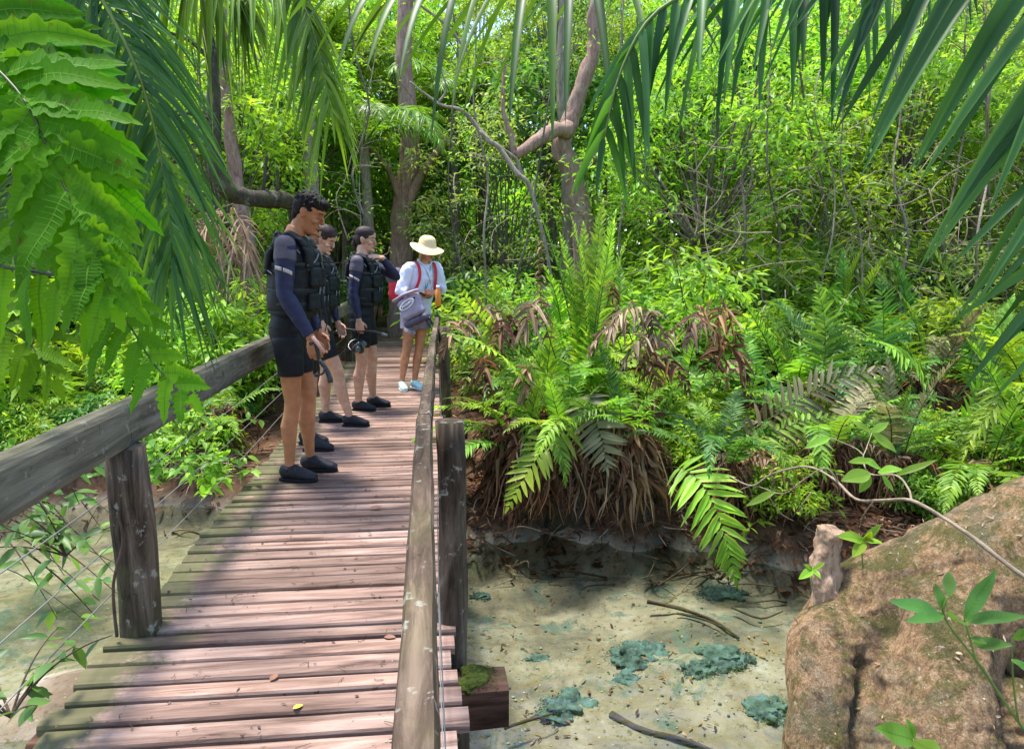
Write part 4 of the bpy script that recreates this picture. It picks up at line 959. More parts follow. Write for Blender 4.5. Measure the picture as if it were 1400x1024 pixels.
# right bank, front row
fA=fern(gp(668,672),.95,GRN,13,'green fern on brown dead leaf mound',dead=8,skirt=1.25)
fB=fern(gp(790,700),1.0,GRN,12,'green fern above a thick skirt of dead fronds',dead=9,skirt=1.2)
fC=fern(gp(880,712),.85,DK,9,'fern with many brown hanging fronds',dead=10,skirt=1.2)
fD=fern(gp(990,690),.9,DK,11,'fern with deep green fronds',dead=6,skirt=.8)
fE=fern(gp(1130,680),.9,OL,12,'fern with dull withering olive fronds',dead=6,skirt=.8)
fF=fern(gp(1215,690),.95,OL,10,'fern with dull withering olive fronds',dead=4,skirt=.7)
fG=fern(gp(1330,690),1.0,GRN,13,'green fern behind the great root',dead=3,skirt=.6)
fH=fern(gp(1400,690),1.1,LT,12,'yellow green fern behind the great root',dead=2,skirt=.6)
tall=fern(gp(800,640),1.75,LT,7,'tallest upright yellow green fern',('tall',),dead=2,skirt=1.2)
for a,sc,ry in ((-1.6,2.0,.0),(-1.9,1.9,.1),(-1.2,1.8,.12),(-.6,1.7,0),(-2.5,1.7,0)): put('frond',frond_mesh('tall','fern_l',1),tall,(0,0,.4),a,sc,0,0)
for (px,py,s,mt,n,lk) in [(640,610,1.0,GRN,12,'green arching fern'),(730,610,1.1,LT,12,'yellow green arching fern'),(850,620,1.25,GRN,12,'green arching fern'),(930,610,1.15,GRN,11,'green arching fern'),
    (1020,600,1.15,DK,12,'deep green arching fern'),(1090,590,1.2,GRN,12,'green arching fern'),(1170,590,1.25,DK,12,'deep green arching fern'),(1260,590,1.15,OL,11,'olive fern with withering fronds'),(1340,590,1.3,GRN,12,'green arching fern'),(1420,600,1.3,LT,12,'yellow green arching fern'),
    (660,560,1.25,DK,12,'deep green arching fern'),(760,550,1.5,GRN,12,'green arching fern'),(860,550,1.4,LT,12,'yellow green arching fern'),(960,550,1.4,GRN,12,'green arching fern'),(1060,545,1.5,GRN,12,'green arching fern'),(1150,540,1.5,GRN,12,'green arching fern'),(1240,540,1.5,DK,12,'deep green arching fern'),(1330,540,1.5,GRN,12,'green arching fern'),(1420,540,1.6,LT,12,'yellow green arching fern'),
    (640,520,1.3,GRN,10,'green arching fern'),(720,510,1.5,DK,10,'deep green arching fern'),(830,508,1.7,GRN,10,'green arching fern'),(940,505,1.7,DK,10,'deep green arching fern'),(1050,505,1.8,GRN,10,'green arching fern'),(1180,505,1.8,GRN,10,'green arching fern'),(1300,505,1.8,DK,10,'deep green arching fern'),(1400,505,1.8,GRN,10,'green arching fern')]:
    fern(gp(px+rng.normal(0,8),py,-.3),s*(1.12 if py<560 else 1),mt,n,lk,dead=int(rng.integers(2,7)),skirt=rng.uniform(.6,.9))
# left bank
for (px,py,s,mt,n,lk,sk) in [(355,600,.75,GRN,10,'green fern',.9),(318,560,.9,LT,12,'yellow green fern',.9),(250,560,.95,GRN,12,'green fern',.8),(180,570,1.0,GRN,12,'green fern',.8),(60,590,1.0,DK,11,'deep green fern',.7),(120,560,1.1,GRN,11,'green fern',.7),(0,570,1.1,GRN,11,'green fern',.7),
    (350,530,1.1,LT,12,'yellow green fern',.8),(300,520,1.25,LT,13,'yellow green fern',.8),(230,515,1.2,GRN,12,'green fern',.7),(150,515,1.3,DK,12,'deep green fern',.7),(60,510,1.4,GRN,12,'green fern',.7),(-20,520,1.4,GRN,12,'green fern',.7),
    (340,495,1.4,LT,12,'yellow green fern',.7),(265,490,1.5,GRN,12,'green fern',.7),(190,490,1.5,LT,12,'yellow green fern',.7),(90,485,1.6,GRN,12,'green fern',.7),(10,485,1.6,DK,12,'deep green fern',.7)]:
    fern(gp(px,py,-.3),s,mt,n,lk,dead=int(rng.integers(2,6)),skirt=sk)

# single fronds with a shape of their own, belonging to the nearest plant
def own(parent,pts,n,pl,pw,mat,nm='frond',**k):
    iM_=(Matrix.Translation(parent.location)@Euler(parent.rotation_euler).to_matrix().to_4x4()).inverted()
    b=MB(); frond_along(b,[Vector(p) for p in pts],n,pl,pw,**k); V,F,mm=b.raw(); A=np.array(iM_); c=MB(); c.add(V@A[:3,:3].T+A[:3,3],F); c.m=[mm]
    return c.build(nm,[M[mat],M['rachis']],parent)
LFW=(-.2,-.8,.6)
o=own(fD,[at(905,640,4.7),at(930,640,4.45),at(960,662,4.2),at(985,715,4.05),at(1005,790,3.95)],19,.27,.045,'fern_l',up=LFW,stipe=.2,prof=pinna,r=.006,droop=.15,vee=.0,wave=.012,nseg=5,serr=.15); o['label']='pale drooping frond hanging over the water'
own(fB,[at(800,560,4.9),at(770,590,4.7),at(735,625,4.5),at(712,660,4.4),at(695,692,4.35)],17,.22,.042,'fern_l',up=LFW,prof=pinna,droop=.1,vee=0,wave=.012,nseg=5)
own(fB,[at(805,540,4.9),at(812,570,4.75),at(822,600,4.65),at(830,640,4.6)],17,.25,.036,'fern_o',up=LFW,prof=pinna,droop=.12,vee=0,nseg=5,stipe=.0,ang=.1)
own(fF,[at(1290,600,4.9),at(1270,540,4.95),at(1240,490,4.9),at(1190,465,4.8)],20,.22,.04,'fern_l',up=(0,-.5,.8),prof=pinna,droop=.3,nseg=4,stipe=.25)
own(fE,[at(1000,625,4.6),at(1060,590,4.6),at(1120,572,4.6),at(1185,578,4.6)],20,.15,.03,'fern_l',up=(0,-.5,.8),prof=pinna,droop=.3,nseg=4,stipe=.05)
own(fE,[at(1010,600,4.8),at(1080,555,4.8),at(1140,520,4.8),at(1210,505,4.8)],22,.3,.036,'fern_o',up=(.2,-.7,.6),prof=pinna,droop=.25,nseg=4,stipe=.05)
own(fA,[at(725,530,5.2),at(700,500,5.0),at(660,472,4.8),at(610,456,4.7)],20,.16,.034,'fern_l',up=(0,-.4,.9),prof=pinna,droop=.4,nseg=4,stipe=.1)
own(fA,[at(690,470,5.6),at(660,440,5.4),at(635,405,5.3),at(625,385,5.3)],16,.12,.034,'fern_l',up=(0,-.8,.3),prof=pinna,droop=.2,nseg=4,stipe=.1)
own(fG,[at(1320,700,4.6),at(1310,620,4.8),at(1330,560,4.9),at(1345,500,5.0)],22,.3,.034,'fern',up=(.2,-.9,.2),prof=pinna,droop=.2,nseg=4)
own(fG,[at(1330,690,4.6),at(1360,600,4.7),at(1352,520,4.7),at(1330,450,4.8)],22,.3,.034,'fern_d',up=(.0,-.9,.2),prof=pinna,droop=.2,nseg=4)
own(fD,[at(1120,540,5.4),at(1128,480,5.4),at(1126,430,5.4),at(1118,395,5.4)],22,.3,.034,'fern',up=(0,-.9,.2),prof=pinna,droop=.2,nseg=4,stipe=.05)
own(fD,[at(1205,500,5.6),at(1208,450,5.6),at(1206,410,5.5),at(1204,380,5.5)],20,.27,.034,'fern_d',up=(0,-.9,.2),prof=pinna,droop=.2,nseg=4,stipe=.05)
own(fC,[at(850,500,5.4),at(880,480,5.4),at(910,462,5.4),at(935,440,5.3)],16,.17,.03,'dead_p','dead_frond',up=LFW,prof=pinna,droop=.7,jit=.4,fold=.6,nseg=5,curl=.3)
own(fC,[at(760,490,5.6),at(742,430,5.6),at(738,370,5.5),at(742,315,5.4)],18,.14,.03,'dead_p','dead_frond',up=LFW,prof=pinna,droop=.9,jit=.4,fold=.6,nseg=5,curl=.3)
for i_ in range(16):
    px_=rng.uniform(840,1010) if i_<10 else rng.uniform(640,800); py_=rng.uniform(425,520); d_=rng.uniform(-50,60); y_=rng.uniform(5.0,5.6)
    own(fC,[at(px_,py_+20,y_),at(px_+d_*.4,py_-14,y_),at(px_+d_,py_-6,y_-.1),at(px_+d_*1.5,py_+30,y_-.15)],13,rng.uniform(.12,.2),.03,'dead_p' if i_%3 else 'dead','dead_frond',up=LFW,prof=pinna,droop=.8,jit=.5,fold=.6,nseg=5,curl=.35)
own(fD,[at(960,520,5.4),at(980,470,5.4),at(1000,455,5.3),at(1015,470,5.3)],14,.15,.03,'dead','dead_frond',up=LFW,prof=pinna,droop=.7,jit=.5,fold=.6,nseg=5,curl=.4)
own(fC,[at(850,480,5.7),at(835,430,5.7),at(830,380,5.6),at(845,420,5.5)],14,.16,.03,'dead','dead_frond',up=LFW,prof=pinna,droop=.9,jit=.5,fold=.6,nseg=5,curl=.4)

# ---------------------------------------------------------------- palm fronds overhead
def palm(look,fronds,mat,nm='palm_frond'):
    root=thing(nm,look,'palm frond',(0,0,0),0,'palm fronds hanging into the view')
    root.location=fronds[0][0][0]
    for pts,kw in fronds:
        b=MB(); k=dict(prof=lambda t:(np.clip(t*9+.35,0,1))*(1-t**2.5)**.8+.015,nseg=8,fold=.3,r=.012,jit=.12,stipe=.04); k.update(kw)
        frond_along(b,[Vector(p)-root.location for p in pts],**k); V,F,mm=b.raw()
        iz=mm==0; o=MB(); o.add(V,F[iz]); o.build('leaflets',M[mat],root)
        o=MB(); o.add(V,F[~iz]); o.build('rachis',M['stem'],root)
    return root
flat=lambda u:.75+.25*np.sin(PI*np.clip(u,0,1))
palm('dark glossy palm frond with long leaflets hanging across the top right of the view',[
  ([at(1560,-330,2.5),at(1330,-200,2.25),at(1150,-90,2.05),at(1000,-30,1.95),at(900,15,1.9),at(850,95,1.9),at(826,190,1.92)],dict(n=60,pl=.41,pw=.031,up=(0,-.5,1),droop=.55,ang=.5,vee=-.5,lenprof=lambda u:np.clip(1.05-.62*u**1.6,.2,1),stipe=.02))],'palm')
palm('very near palm frond with broad bright leaflets slanting down in the top right corner',[
  ([at(1130,-260,1.65),at(1330,-190,1.5),at(1500,-60,1.38),at(1610,120,1.3),at(1660,330,1.25)],dict(n=38,pl=.54,pw=.034,up=CR*-.1-CF,droop=.25,ang=-.05,vee=.02,lenprof=lambda u:.85+.15*np.sin(3*u),stipe=.02,jit=.09))],'palm')
palm('palm leaflets hanging down at the top centre over the dead branch',[
  ([at(900,-110,2.5),at(780,-50,2.4),at(650,-28,2.35),at(520,-25,2.3),at(430,-50,2.3)],dict(n=15,pl=.50,pw=.036,up=(0,-.3,1),droop=.55,ang=.35,vee=-.35,lenprof=lambda u:1-.5*u,jit=.12))],'palm_m')
palm('pale green palm frond hanging down left of the top centre, above the tall man',[
  ([at(215,-150,4.3),at(260,-90,4.2),at(320,-55,4.1),at(385,-35,4.0),at(420,20,3.95),at(440,90,3.95),at(452,150,3.95)],dict(n=84,pl=.45,pw=.026,up=(0,-.3,1),droop=.75,ang=.45,vee=-.3,lenprof=lambda u:1-.45*u,jit=.15)),
  ([at(215,-110,4.4),at(250,-60,4.4),at(290,-30,4.4),at(330,-10,4.4),at(350,30,4.4)],dict(n=50,pl=.5,pw=.026,up=(0,-.3,1),droop=.8,ang=.4,vee=-.4,jit=.2))],'palm_l')
palm('blue green palm frond curving down between the broad leaf and the curved trunk at left',[
  ([at(60,-160,2.9),at(100,-60,2.8),at(140,0,2.75),at(185,90,2.7),at(215,190,2.7),at(232,300,2.7),at(236,370,2.7)],dict(n=70,pl=.40,pw=.022,up=(-.1,-.8,.5),droop=.85,ang=.5,vee=0,lenprof=lambda u:1-.4*u,jit=.2)),
  ([at(20,-120,3.2),at(90,20,3.1),at(130,120,3.1),at(165,230,3.1),at(180,330,3.1)],dict(n=56,pl=.42,pw=.022,up=(-.1,-.8,.5),droop=.9,ang=.6,vee=0,jit=.2)),
  ([at(130,200,3.6),at(180,260,3.6),at(215,330,3.6),at(232,420,3.6)],dict(n=36,pl=.36,pw=.02,up=(-.1,-.8,.5),droop=.6,ang=.6,vee=0,jit=.2))],'palm_m')
palm('small narrow leaved palm frond at the left edge under the broad leaf',[
  ([at(8,120,2.2),at(14,190,2.2),at(22,270,2.2),at(28,350,2.2)],dict(n=34,pl=.16,pw=.009,up=(-.1,-.95,.2),droop=.15,ang=.3,vee=0,jit=.05,r=.006)),
  ([at(-60,250,2.4),at(-20,290,2.4),at(30,320,2.4),at(80,330,2.4)],dict(n=34,pl=.2,pw=.009,up=(-.1,-.95,.2),droop=.15,ang=.3,vee=0,jit=.05,r=.006))],'palm')
# broad lobed fronds, very near
def broad(look,items):
    root=thing('broad_fern',look,'fern frond',items[0][0][0],0)
    for pts,kw in items:
        b=MB(); k=dict(prof=lambda t:(np.clip(t*5+.25,0,1))*(1-t**2.4)**.8*(.66+.5*((t*5.6)%1.0))+.02,nseg=34,fold=.12,r=.0035,jit=.10,stipe=.02,wave=.022,vee=.02,vein=2,serr=.10); k.update(kw)
        frond_along(b,[Vector(p)-root.location for p in pts],**k); V,F,mm=b.raw()
        o=MB(); o.add(V,F[mm==0]); o.add(V,F[mm==2],1); o.build('leaflets',[M['big_l'],M['vein']],root); o=MB(); o.add(V,F[mm==1]); o.build('rachis',M['rachis'],root)
BU=-CF+CU*.35
broad('large translucent yellow green frond with broad wavy leaflets at the top left',[
  ([at(-90,20,1.22),at(-20,80,1.18),at(35,140,1.12),at(75,225,1.08),at(120,330,1.04),at(150,400,1.02)],dict(n=19,pl=.205,pw=.052,up=BU,droop=.18,ang=.45,lenprof=lambda u:np.clip(1.1-.75*u,.2,1))),
  ([at(-120,-60,1.35),at(-40,-10,1.3),at(10,60,1.25),at(70,140,1.18),at(112,240,1.14)],dict(n=18,pl=.20,pw=.050,up=BU,droop=.2,ang=.35,lenprof=lambda u:1.0-.4*u))])
broad('lower yellow green frond with tapering leaflets whose tip touches the left handrail',[
  ([at(-80,352,1.25),at(0,364,1.2),at(100,384,1.15),at(165,430,1.12),at(212,500,1.08),at(258,542,1.05)],dict(n=15,pl=.115,pw=.036,up=BU,droop=.25,ang=.22,lenprof=lambda u:np.clip(1.0-.6*u**1.5,.2,1))),
  ([at(-60,420,1.5),at(-10,440,1.45),at(40,470,1.42),at(75,520,1.4)],dict(n=7,pl=.14,pw=.04,up=BU,droop=.3,ang=.3))])

# ---------------------------------------------------------------- great root at the right
root_=thing('tree_root','huge buckled tree trunk base with moss and knobbly root lobes in the bottom right foreground','tree root',(1.4,2.7,-.7)); L0=root_.location
b=MB()
def tb(pts,r,rough=.5,seed=0,n=26): b.tube([Vector(p)-L0 for p in pts],r,n=n,sub=5,rough=rough,seed=seed)
tb([at(1120,905,2.95),at(1190,850,2.95),at(1290,825,2.85),at(1420,790,2.7),at(1640,720,2.55)],[.16,.30,.37,.44,.52],.07,1)
tb([at(1165,850,2.9),at(1128,880,2.75),at(1122,960,2.6),at(1112,1060,2.5),at(1104,1200,2.45)],[.12,.155,.15,.15,.17],.08,2)
tb([at(1240,870,2.75),at(1236,930,2.55),at(1232,1010,2.4),at(1240,1120,2.3)],[.20,.165,.165,.20],.08,3)
tb([at(1300,850,2.65),at(1295,940,2.40),at(1300,1040,2.25),at(1320,1200,2.2)],[.24,.185,.20,.24],.10,5)
b.ball(at(1172,890,2.70)-L0,(.13,.13,.18),n=20,m=14)
tb([at(1350,960,2.45),at(1420,1010,2.3),at(1540,1080,2.2)],[.16,.2,.26],.10,8)
M['stubm']=bark('stub_bark',[(.16,.09,.05),(.42,.28,.19),(.60,.45,.34)],(3,3,.5),moss=.3,lich=.2)
rb=b.build('trunk',M['bark_pink'],root_); remesh(rb,.010,6,.5)
rm,nt=new_mat('great_root_bark'); g1=tex(nt,24,10,.8,(1,1,.6),.7)
col=ramp(nt,g1,[(.13,.075,.04),(.42,.27,.155),(.64,.47,.32)],[.33,.5,.66])
ng=N(nt,'ShaderNodeNewGeometry'); sn_=N(nt,'ShaderNodeSeparateXYZ'); nt.links.new(ng.outputs['Normal'],sn_.inputs[0])
ma=N(nt,'ShaderNodeMath',operation='MULTIPLY_ADD'); ma.inputs[1].default_value=.17; nt.links.new(sn_.outputs[2],ma.inputs[0]); nt.links.new(tex(nt,4.5,8,.8,None,.5),ma.inputs[2])
col=mixc(nt,ramp(nt,ma.outputs[0],[(0,0,0),(.8,.8,.8)],[.575,.67]),col,(.085,.10,.025))
col=mixc(nt,ramp(nt,tex(nt,3.2,6,.75),[(0,0,0),(.7,.7,.7)],[.5,.66]),col,(.20,.19,.15))
col=mixc(nt,1.0,col,ramp(nt,tex(nt,110,4,.8),[(.65,.6,.55),(1.2,1.2,1.15)],[.38,.62]),'MULTIPLY')
col=mixc(nt,ramp(nt,tex(nt,40,3,.7),[(0,0,0),(.8,.8,.8)],[.64,.70]),col,(.60,.53,.44))
col=mixc(nt,ramp(nt,tex(nt,7,4,.7),[(0,0,0),(.75,.75,.75)],[.62,.68]),col,(.08,.045,.03))
finish(nt,col,.85,.15,bump(nt,tex(nt,26,10,.82,(1,1,.5)),1.0,.035)); rb.data.materials[0]=rm; ROOTM=rm
G1=[at(1152,840,2.8),at(1166,900,2.65),at(1168,960,2.5),at(1150,1060,2.4)]; G2=[at(1262,900,2.6),at(1300,960,2.4),at(1305,1060,2.25)]
def groove(w,G):
    z=w.z; zs=[g.z for g in G][::-1]; gx=float(np.interp(z,zs,[g.x for g in G][::-1])); f=min(1,max(0,(G[0].z-z)/.12))
    return f*math.exp(-((w.x-gx+.02*noise.noise(Vector((z*9,3,0))))/.019)**2)
def rdisp(p,n):
    w=p+L0; u=ridge=abs(noise.noise(Vector((w.x*2.2,w.y*2.2,w.z*1.0+3))))
    v=.016*noise.noise(Vector((w.x*3.5,w.y*3.5,w.z*1.3)))+.006*noise.noise(Vector((w.x*10,w.y*10,w.z*5)))+.004*noise.noise(w*26)+.002*noise.noise(w*60)-.020*max(0,1-ridge*10)
    v-=.055*groove(w,G1)+.035*groove(w,G2)
    if w.x>1.75 and w.z<-.0: v+=.006*math.sin((w.z*.8+w.y*.5+.08*noise.noise(w*3))*95)*(.5+noise.noise(w*4+Vector((9,0,0))))   # layered bark of the right lobe
    return v
displace(rb,rdisp)
nv=len(rb.data.vertices); a_=np.empty(nv*3,np.float32); rb.data.vertices.foreach_get('co',a_); a_=a_.reshape(-1,3); n_=np.empty(nv*3,np.float32); rb.data.vertices.foreach_get('normal',n_); n_=n_.reshape(-1,3)
sel=[i for i in rng.permutation(nv)[:60000] if n_[i,2]>.05 and noise.noise((Vector(a_[i])+L0)*4.5)+.25*n_[i,2]>.30][:14000]
mb_=MB(); k_=len(sel); mb_.strips(a_[sel],n_[sel]+rng.normal(0,.7,(k_,3)),rng.normal(0,1,(k_,3)),rng.uniform(.004,.013,k_),rng.uniform(.0015,.004,k_),1,.3); mb_.build('moss_tufts',M['moss_leaf'],root_)
sel=rng.permutation(nv)[:500]; sel=sel[n_[sel,2]>.3]; k_=len(sel); mb_=MB(); mb_.strips(a_[sel]+n_[sel]*.004,rng.normal(0,1,(k_,3)),n_[sel],rng.uniform(.01,.04,k_),rng.uniform(.004,.014,k_),3,0,None,.3,.05); fl_=mb_.build('bark_flakes',M['dead_p'],root_); fl_['kind']='stuff'
sb=MB(); sb.tube([at(1150,860,2.98)-L0,at(1130,800,3.0)-L0,at(1130,755,3.02)-L0,at(1137,722,3.02)-L0],[.11,.075,.062,.064],n=26,sub=6,rough=.3,seed=4)
so_=sb.build('broken_stub',M['bark_pink'],root_); remesh(so_,.008,2,.4); displace(so_,lambda p,n:.010*noise.noise(Vector((p.x*30,p.y*30,p.z*7)))+.004*noise.noise(p*60)); so_.data.materials[0]=M['stubm']
lc=MB(); p=at(1352,714,2.3); 
# ---------------------------------------------------------------- small plants near the camera
lance=lambda t:(np.sin(PI*np.clip(t,0,1)**.8))**.9+.02
def sprig(nm,look,stems,leaves,mat,smat,cat='plant',grp=None,L=.1,W=.035,n=5,**kw):
    base=stems[0][0][0] if isinstance(stems[0][0],(list,tuple)) else stems[0][0]
    root=thing(nm,look,cat,stems[0][0][0],0,grp); o=root.location
    b=MB()
    for pts,r in stems: b.tube([Vector(p)-o for p in pts],r,r*.45,7,sub=5,rough=.3)
    b.build('stem',M[smat],root)
    for p,D,Nn,l,w,dr in leaves:
        b=MB(); b.strips([Vector(p)-o],[D],[Nn],l,w,14,dr,lance,.14,.02,0,0,0,1); b.build('leaf',[M[mat],M['vein']],root)
    return root
def pl(px0,py0,Y0,px1,py1,Y1,w=.3,N_=None,dr=.05):
    a=at(px0,py0,Y0);c=at(px1,py1,Y1);d=c-a; return (a,d,N_ or (-.1,-.7,.7),d.length,d.length*w,dr)
sprig('sapling','blue green leaved sapling in front of the great root in the bottom right corner',
  [([at(1440,1045,1.75),at(1395,990,1.78),at(1340,910,1.8),at(1292,845,1.82),at(1296,815,1.82)],.006),([at(1392,985,1.78),at(1385,930,1.78),at(1384,872,1.78)],.004),([at(1335,905,1.8),at(1325,870,1.8),at(1318,845,1.8)],.004)],
  [pl(1285,838,1.82,1215,817,1.8,.22),pl(1292,840,1.82,1240,845,1.75,.2),pl(1290,835,1.82,1278,795,1.85,.35),pl(1296,815,1.82,1298,778,1.9,.35),pl(1318,845,1.8,1362,775,1.8,.25),pl(1318,848,1.8,1405,838,1.75,.22),pl(1300,845,1.82,1320,850,1.7,.4),
   pl(1330,880,1.8,1385,880,1.72,.38),pl(1384,872,1.78,1420,860,1.7,.3),pl(1384,900,1.78,1410,920,1.7,.45),pl(1325,870,1.8,1350,880,1.74,.4)],'leaf_d','stem','sapling')
sprig('seedling','two bright broad leaves of a seedling at the bottom edge before the great root',[([at(1262,1060,1.6),at(1255,1030,1.6),at(1248,1012,1.6)],.004)],
  [pl(1248,1012,1.6,1195,990,1.55,.3),pl(1250,1012,1.6,1290,1034,1.5,.55),pl(1250,1010,1.6,1240,980,1.62,.4)],'leaf_b','stem','seedling')
sprig('bare_branch','pale thin branch with few leaves reaching left across the great root from the right edge',
  [([at(1450,810,2.1),at(1400,788,2.15),at(1330,735,2.3),at(1290,708,2.4),at(1245,684,2.5),at(1205,684,2.7),at(1170,682,2.9),at(1140,655,3.1),at(1103,638,3.25),at(1055,648,3.4),at(1028,664,3.5),at(995,650,3.6)],.0095),
   ([at(1246,684,2.5),at(1242,668,2.55),at(1225,650,2.65),at(1190,648,2.8),at(1180,628,2.9),at(1185,612,3.0),at(1192,592,3.05)],.005),
   ([at(1180,622,2.95),at(1168,612,3.0),at(1135,598,3.1)],.0035),
   ([at(1150,668,3.05),at(1130,640,3.1),at(1100,655,3.2),at(1070,675,3.3),at(1030,664,3.5),at(1000,676,3.6)],.0045),
   ([at(1195,684,2.75),at(1180,705,2.8),at(1175,722,2.85)],.003),([at(1110,672,3.1),at(1085,705,3.2)],.003),([at(1052,680,3.4),at(1068,702,3.4),at(1085,712,3.4)],.003)],
  [pl(1192,592,3.05,1226,617,3.0,.38),pl(1192,592,3.05,1215,575,3.1,.3),pl(1135,598,3.1,1100,611,3.1,.3),pl(1190,590,3.05,1165,575,3.1,.35),pl(1225,650,2.65,1282,626,2.6,.17),pl(1190,648,2.8,1150,655,2.8,.5),pl(1200,645,2.8,1235,640,2.7,.4),pl(1190,650,2.8,1175,672,2.8,.5),pl(1205,650,2.75,1222,672,2.75,.3),pl(1180,628,2.9,1205,640,2.9,.4),pl(1060,672,3.35,1020,690,3.4,.25),pl(1190,630,2.85,1160,630,2.85,.35)],'leaf_b','twig','branch')
sprig('weed','small bright weed growing beside the broken stub on the great root',[([at(1180,775,2.75),at(1178,750,2.75),at(1182,738,2.75)],.004)],
  [pl(1182,738,2.75,1145,730,2.7,.3),pl(1182,738,2.75,1205,715,2.75,.3),pl(1182,738,2.75,1165,760,2.65,.3),pl(1182,738,2.75,1207,742,2.65,.35),pl(1182,738,2.75,1192,725,2.7,.4)],'fern_l','stem','weed')
sprig('weed','tiny bright weed at the left foot of the broken stub',[([at(1108,800,2.9),at(1110,785,2.9),at(1112,778,2.9)],.003)],
  [pl(1112,778,2.9,1092,790,2.85,.35),pl(1112,778,2.9,1122,790,2.85,.45),pl(1112,778,2.9,1128,768,2.9,.3),pl(1112,778,2.9,1098,770,2.9,.3)],'fern_l','stem','weed')
def bushy(nm,look,c,r,n,mat,L,W,smat='stem',cat='shrub',grp=None,nst=7):
    root=thing(nm,look,cat,c,0,grp); b=MB(); lf=MB()
    for i in range(nst):
        a=rng.uniform(0,6.28); e=rng.uniform(.5,1.4); P=arc(r*rng.uniform(.8,1.3),e,rng.uniform(.2,1.0),a,6); b.tube(P,.004,.0015,6,sub=2)
        k=n//nst; t=rng.uniform(.25,1,k); A=np.array([tuple(p) for p in P]); pos=np.stack([np.interp(t*6,range(7),A[:,j]) for j in range(3)],1)
        D=rng.normal(0,1,(k,3)); D[:,2]*=.4; lf.strips(pos,D,rng.normal(0,.4,(k,3))+[0,-.2,1],L*rng.uniform(.6,1.2,k),W*rng.uniform(.7,1.2,k),4,.2,lance,.15)
    b.build('stems',M[smat],root); lf.build('foliage',M[mat],root); return root
bushy('weed','bright leafy weed on the bank between the drooping pale frond and the broken stub',gp(1085,765,-.6),.30,90,'fern_l',.085,.025,cat='weed')
bushy('weed','leafy weed on the bank at the foot of the drooping pale frond',gp(1050,740,-.5),.25,60,'leaf_b',.08,.03,cat='weed')
# left shore twigs and leaves under the rail
lr=thing('shrub','leggy twiggy shrub with few dark leaves overhanging the water at left',None,at(-40,720,3.0)); lr['category']='shrub'; o0=lr.location; b=MB(); lf=MB()
for i in range(24):
    p0=at(rng.uniform(-80,60),rng.uniform(600,760),rng.uniform(2.6,3.6)); p1=at(rng.uniform(60,200),rng.uniform(620,850),rng.uniform(2.5,3.4)); m_=(p0+p1)/2+Vector((0,0,rng.uniform(.02,.16)))
    b.tube([p0-o0,m_-o0,p1-o0],rng.uniform(.0025,.007),.0012,6,sub=5,rough=.3)
    k=5; t=rng.uniform(.3,1,k); pos=np.array([tuple((p0.lerp(m_,q*2) if q<.5 else m_.lerp(p1,q*2-1))-o0) for q in t]); D=rng.normal(0,1,(k,3))*[1,1,.5]
    lf.strips(pos,D,rng.normal(0,.4,(k,3))+[0,-.3,1],rng.uniform(.05,.10,k),rng.uniform(.025,.045,k),6,.3,lance,.12)
b.build('branches',M['twig_dark'],lr); lf.build('foliage',M['leaf_d'],lr)
for px,py,lk in ((90,760,'dark leafy sprig dangling over the water left of the near handrail post'),(15,980,'dark green sprig in the bottom left corner beside the planks')):
    bushy('sprig',lk,at(px,py,2.6 if py<900 else 1.9),.26,45,'leaf_d',.075,.032,'twig_dark','sprig')
for (px,py,Y,r,lk) in ((225,640,3.6,.34,'light green leafy shrub hugging the planks just beyond the near left post'),(255,585,4.2,.4,'bright leafy shrub beneath the left handrail'),(285,650,4.2,.25,'tiny bright plant low beside the left plank edge'),(60,640,4.6,.45,'leafy green shrub behind the left handrail over the sandy water')):
    bushy('shrub',lk,at(px,py+20,Y),r,190,'leaf_b' if r>.3 else 'fern_l',.075,.032,'stem',nst=14)
b=MB(); P0=[at(160,870,2.42),at(155,800,2.42),at(168,740,2.44),at(160,700,2.45)]; b.tube(P0,.006,.004,7,sub=5); tag(b.build('stick',M['twig_dark']),'dark thin stick leaning against the near left handrail post','stick')
# tangle of bare twigs along the left bank
b=MB()
for i in range(130):
    p=gp(rng.uniform(120,345),rng.uniform(600,720),-.45)+Vector((0,0,.02)); a=rng.uniform(0,6.28); L_=rng.uniform(.15,.5)
    if p.x>-1.15: continue
    q=p+Vector((math.cos(a)*L_,math.sin(a)*L_,rng.uniform(-.02,.28)))
    if q.x>-1.2: q.x=-1.25
    b.tube([p,(p+q)/2+Vector((0,0,.06)),q],.004,.0015,5,sub=3)
tag(b.build('twigs',M['twig']),'tangle of dead twigs on the left bank below the handrail','twigs',kind='stuff')

# driftwood, roots and dead leaf stalks fringing the bank
b=MB()
for i in range(230):
    x=rng.uniform(.3,3.6) if rng.random()<.7 else rng.uniform(-4.5,-1.4); y=float(edge_far(x))+rng.uniform(-.25,.5); z=ground_z(x,y); a=rng.uniform(0,6.28); L_=rng.uniform(.12,.5); p=Vector((x,y,z+.015)); q=p+Vector((math.cos(a)*L_,math.sin(a)*L_*.6,rng.uniform(-.04,.10))); q.z=max(q.z,ground_z(q.x,q.y)+.01)
    b.tube([p,(p+q)/2+Vector((rng.normal(0,.03),0,rng.uniform(0,.05))),q],rng.uniform(.003,.012),.002,5,sub=4,rough=.4,seed=i,mi=int(rng.random()<.4))
nn=2600; X=rng.uniform(.2,4.2,nn); Y=np.array([float(edge_far(x)) for x in X])+rng.uniform(-.12,.9,nn); Z=np.array([ground_z(x,y) for x,y in zip(X,Y)])+rng.uniform(0,.05,nn)
b.strips(np.stack([X,Y,Z],1),rng.normal(0,1,(nn,3))*[1,1,.4],rng.normal(0,.6,(nn,3))+[0,0,1],rng.uniform(.04,.13,nn),rng.uniform(.01,.03,nn),4,0,lance,.4,.06,2)
